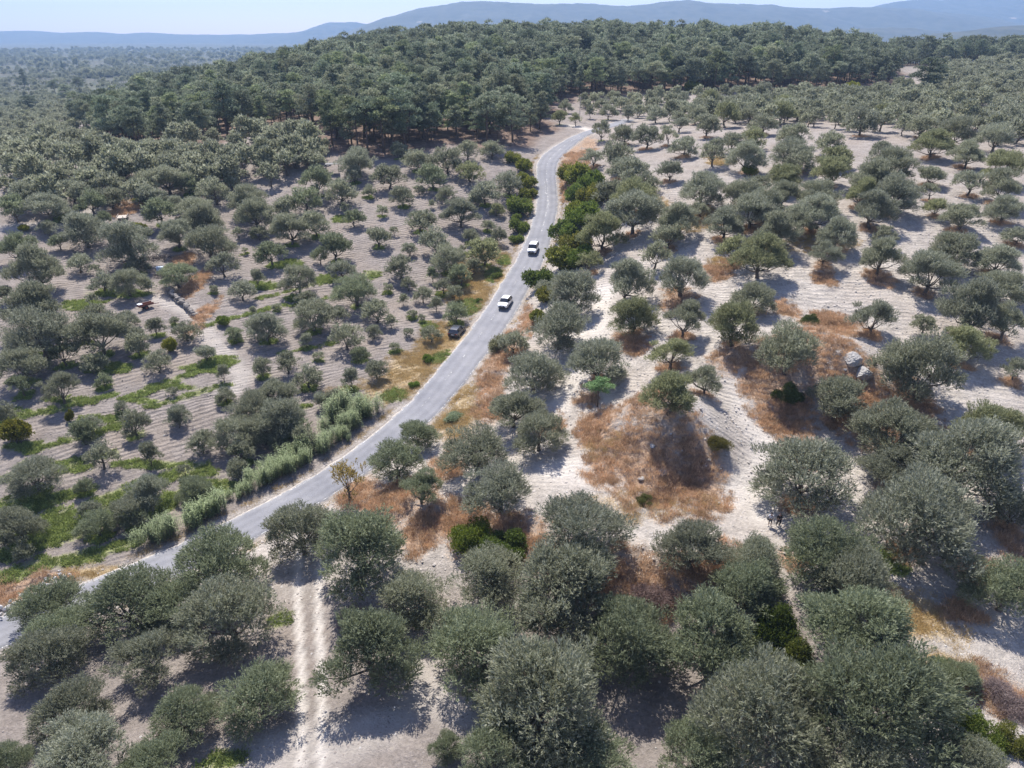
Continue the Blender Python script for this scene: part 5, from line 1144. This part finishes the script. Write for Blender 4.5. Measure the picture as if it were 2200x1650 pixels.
def person(px, py, rz, label, top, legs, long_legs, bag, stride):
    P = G([px], [py])[0]; P[2] = Hg(P[:1], P[1:2])[0]; o = empty("person", P, rz); tag(o, label, "person")
    a = stride
    pts = [(0,0,.95,(.13,.10)),(0,0,1.15,(.12,.09)),(0,0,1.38,(.15,.10)),(0,.01,1.50,(.055,.055)),(0,.02,1.60,(.07,.08)),(0,.02,1.71,(.075,.085)),(0,.01,1.77,(.04,.05)),
        (-.10,0,.90,.085),(-.11,a,.50,.055),(-.12,-a*.4,.09,.038),(-.12,.12-a*.4,.035,.035),(.10,0,.90,.085),(.11,-a*.2,.50,.055),(.12,-a*1.2,.09,.038),(.12,.12-a*1.2,.035,.035),
        (-.19,0,1.42,.055),(-.25,-.02,1.15,.040),(-.24,.08,.93,.030),(-.24,.11,.84,.028),(.19,0,1.42,.055),(.26,-.02,1.15,.040),(.25,.07,.93,.030),(.25,.10,.84,.028)]
    ed = [(0,1),(1,2),(2,3),(3,4),(4,5),(5,6),(0,7),(7,8),(8,9),(9,10),(0,11),(11,12),(12,13),(13,14),(2,15),(15,16),(16,17),(17,18),(2,19),(19,20),(20,21),(21,22)]
    body = skin_mesh("body", pts, ed, M_skin, o)
    for s_ in (-1, 1):          # fingers, rooted in each palm, slightly curled
        h = Vector(pts[18 if s_ < 0 else 22][:3])
        for f in range(4):
            b = h+Vector((s_*(-.004), -.022+.015*f, -.01)); ln = (.05, .065, .07, .055)[f]; q = MB(); q.tube([b, b+Vector((-s_*.004, .006, -ln*.6)), b+Vector((-s_*.018, .012, -ln))], [.0085, .008, .006], 5); q.build("finger", M_skin, body)
        q = MB(); q.tube([h+Vector((0, .02, .01)), h+Vector((-s_*.01, .05, -.012)), h+Vector((-s_*.015, .055, -.04))], [.010, .009, .007], 5); q.build("thumb", M_skin, body)
    tp = [(0,0,.98,(.165,.13)),(0,0,1.18,(.155,.12)),(0,0,1.39,(.18,.125)),(-.20,0,1.41,.075),(-.245,-.01,1.22,.068),(.20,0,1.41,.075),(.255,-.01,1.22,.068),(0,.005,1.48,(.075,.07))]
    te = [(0,1),(1,2),(2,3),(3,4),(2,5),(5,6),(2,7)]
    if top is M_dark: tp += [(-.245,.06,.98,.05),(.255,.05,.98,.05)]; te += [(4,8),(6,9)]
    skin_mesh("shirt", tp, te, top, o)
    zl = .12 if long_legs else .50; f = 0 if long_legs else 1
    lp = [(0,0,.98,(.155,.125)),(-.10,0,.88,.105),(-.11,a,.52,.082),(.10,0,.88,.105),(.11,-a*.2,.52,.082)]; le = [(0,1),(1,2),(0,3),(3,4)]
    if long_legs: lp += [(-.12,-a*.4,.11,.062),(.12,-a*1.2,.11,.062)]; le += [(2,5),(4,6)]
    skin_mesh("trousers" if long_legs else "shorts", lp, le, legs, o)
    for x, yy in ((-.12, -a*.4), (.12, -a*1.2)):
        q = MB(); q.box((x, yy+.06, .04), (.095, .27, .085), 0, .8); q.build("shoe", M_shoe, o)
    hm = bpy.data.meshes.new("hair"); bm = bmesh.new(); bmesh.ops.create_icosphere(bm, subdivisions=3, radius=1)
    bmesh.ops.delete(bm, geom=[v for v in bm.verts if v.co.z < -.25 and v.co.y > -.3 or v.co.z < -.75 or (v.co.y > .55 and v.co.z < .45)], context='VERTS'); bm.to_mesh(hm); bm.free(); hm.materials.append(M_hair)
    h = link("hair", hm, o, (0, .008, 1.68)); h.scale = (.088, .105, .115)
    for s_ in (-1, 1): q = MB(); q.box((s_*.03, .098, 1.665), (.022, .012, .010)); q.build("eye", M_blk, o)
    q = MB(); q.tube([(0, .095, 1.665), (0, .122, 1.63), (0, .10, 1.622)], [.008, .014, .008], 6); q.build("nose", M_skin, body)
    q = MB(); q.box((0, .096, 1.59), (.045, .012, .010)); q.build("mouth", M_red, o)
    if bag:
        q = MB(); q.tube([(-.14, .13, 1.44), (-.05, .16, 1.30), (.10, .165, 1.12)], .022, 5); q.tube([(-.14, -.10, 1.44), (-.02, -.15, 1.25), (.16, -.13, 1.08)], .022, 5); b = q.build("strap", M_navy, None)
        t_ = empty("shoulder_bag", P, rz); tag(t_, "dark navy bag slung across the person in white", "bag"); b.parent = t_
        q = MB(); q.box((.29, .02, 1.00), (.13, .30, .26), 0, .85); q.build("pouch", M_navy, t_)
person(1653, 1131, R(165), "person in white T-shirt and shorts standing in tree shade", M_tee, M_short, False, True, .06)
person(1671, 1131, R(190), "person in dark clothes and black trousers walking beside white shirt", M_dark, M_blk, True, False, .14)

# ------------------------------------------------------------------ farm leftovers on the left
M_rust = simple("rusty_red_metal", (.22, .085, .055), .8, .2, var=.35, scale=4); M_wood = simple("weathered_wood", (.46, .40, .34), .85, var=.25, scale=3); M_tarp = simple("pale_blue_sheet", (.55, .65, .74), .6, var=.05)
P = G([315], [664])[0]; o = empty("farm_implement", P, .9)
q = MB(); q.box((0, 0, .75), (2.6, .9, .10)); q.box((0, .45, .95), (2.6, .06, .4)); q.box((0, -.45, .95), (2.6, .06, .4)); q.box((-1.3, 0, .95), (.06, .9, .4)); q.build("hopper", M_rust, o)
q = MB(); q.tube([(1.3, 0, .7), (2.4, 0, .5)], .06, 6); q.build("drawbar", M_rust, o)
for s_ in (-1, 1): q = MB(); q.tube([(-.2, s_*.55-.09, .42), (-.2, s_*.55+.09, .42)], .42, 16); w_ = q.build("wheel", M_tyre, o); q = MB(); q.tube([(-.2, s_*.66, .42), (-.2, s_*.67, .42)], .22, 12); q.build("rim", M_rust, w_)
q = MB(); q.box((-1.0, 0, 1.20), (.7, .86, .08)); q.build("lid", M_tee, o)
tag(o, "small rusty red farm trailer with a pale lid by the track", "farm trailer")
P = G([265], [472])[0]; o = empty("old_trailer", P, 1.9)
for i in range(6): q = MB(); q.box((0, -.85+.34*i, .72), (3.2, .30, .06)); q.build("plank", M_wood, o)
for s_ in (-1, 1): q = MB(); q.box((0, s_*1.04, .92), (3.2, .06, .34)); q.build("side_board", M_wood, o); q = MB(); q.tube([(-.3, s_*.9-.1, .36), (-.3, s_*.9+.1, .36)], .36, 14); q.build("wheel", M_tyre, o)
q = MB(); q.tube([(1.6, 0, .66), (2.8, 0, .45)], .06, 6); q.build("drawbar", M_rust, o)
tag(o, "pale weathered wooden trailer parked by the lane at left", "trailer")
def brush(px, py, w, label, seed):
    g = np.random.default_rng(seed); P, t_ = hit([px], [py]); s = w*t_[0]/F/2; o = MB()
    for _ in range(150):
        c = np.array([g.normal(0, .42), g.normal(0, .42), 0])*s; c[2] = abs(g.normal(0, .45))*math.exp(-(c[0]**2+c[1]**2)/(s*s)); d = unit(np.c_[g.normal(0, 1, (1, 2)), g.normal(0, .35, (1, 1))])[0]; L = g.uniform(.5, 1.5)
        o.tube([c-d*L*.5, c+g.normal(0, .08, 3), c+d*L*.5], [g.uniform(.02, .07), .04, .012], 4)
    b = o.build("brush_pile", simple("cut_branches", (.085, .068, .060), .9, var=.4, scale=3), None, loc=P[0]); tag(b, label, "brush pile")
brush(338, 556, 50, "upper dark pile of cut branches among the big olives", 1); brush(352, 592, 44, "lower dark pile of cut branches beside pale blue sheet", 2)
P = G([345], [582])[0]; q = MB(); q.box((0, 0, .45), (1.3, .9, .7), .3); q.box((0, 0, .84), (1.4, 1.0, .08), .3); b = q.build("water_crate", M_tarp, None, loc=P); tag(b, "pale blue box between the two brush piles", "box")
P = G([323], [614])[0]; q = MB(); q.tube([(0, 0, 0), (0, 0, .75), (0, 0, .85)], [.35, .35, .2], 12); b = q.build("plastic_drum", M_tee, None, loc=P); tag(b, "white plastic drum behind the rusty trailer", "drum")
# cut earth bank beside the track, built of rough blocks
bank = [(365,628),(378,642),(392,655),(405,668),(418,684)]
Pb = catmull(G([a[0] for a in bank], [a[1] for a in bank]), 4); o = empty("stone_bank", Pb[len(Pb)//2]); c0 = Vector(Pb[len(Pb)//2]); M_bank = simple("grey_earth_block", (.22, .195, .17), .95, var=.3, scale=2, bump=.6); BK = [rock_mesh(990+i, M_bank, 2, .9) for i in range(4)]
for i, p in enumerate(Pb):
    for lv_ in range(2):
        s = link("block", BK[(i+lv_) % 4], o); s.location = Vector((p[0]+rng.normal(0, .15), p[1]+rng.normal(0, .15), p[2]+.2+.55*lv_))-c0; s.scale = (rng.uniform(.7, 1.4), rng.uniform(.6, 1.0), rng.uniform(.6, .95)); s.rotation_euler = (0, 0, rng.uniform(0, 3))
tag(o, "low grey bank of rough blocks beside the dirt track", "bank")
# open metal frame near the forest foot
P = G([715], [372])[0]; o = empty("frame_shelter", P, .2)
for sx in (-1, 1):
    for sy in (-1, 1): q = MB(); q.tube([(sx*1.6, sy*1.2, 0), (sx*1.6, sy*1.2, 2.4)], .05, 6); q.build("post", M_black, o)
q = MB(); q.box((0, 0, 2.45), (3.5, 2.7, .08)); q.build("roof", simple("dull_sheet_roof", (.10, .10, .105), .6, var=.1), o)
tag(o, "small open shelter on thin posts at the forest foot", "shelter")
P = G([1245], [262])[0]; o = empty("utility_pole", P); q = MB(); q.tube([(0, 0, 0), (0, 0, 8.0)], [.13, .09], 8); q.build("pole", M_wood, o); q = MB(); q.box((0, 0, 7.6), (1.4, .1, .1)); q.build("crossarm", M_wood, o)
tag(o, "thin wooden pole standing above the road bend", "pole")

# ------------------------------------------------------------------ air
q = MB(); X0, X1, Y0, Y1, Z0, Z1 = -11500, 11500, -1900, 11800, -45, 470
q.add([(X0,Y0,Z0),(X1,Y0,Z0),(X1,Y1,Z0),(X0,Y1,Z0),(X0,Y0,Z1),(X1,Y0,Z1),(X1,Y1,Z1),(X0,Y1,Z1)], [(3,2,1,0),(4,5,6,7),(0,1,5,4),(1,2,6,5),(2,3,7,6),(3,0,4,7)])
hm = bpy.data.materials.new("haze_air"); hm.use_nodes = True; hn = hm.node_tree.nodes; hn.remove(hn["Principled BSDF"])
pv = hn.new("ShaderNodeVolumePrincipled"); pv.inputs['Color'].default_value = (*HAZE_COLOR, 1); pv.inputs['Density'].default_value = HAZE_DENSITY; pv.inputs['Anisotropy'].default_value = 0.08
hm.node_tree.links.new(pv.outputs[0], hn["Material Output"].inputs['Volume'])
hz_ = q.build("haze", hm); tag(hz_, kind='stuff')
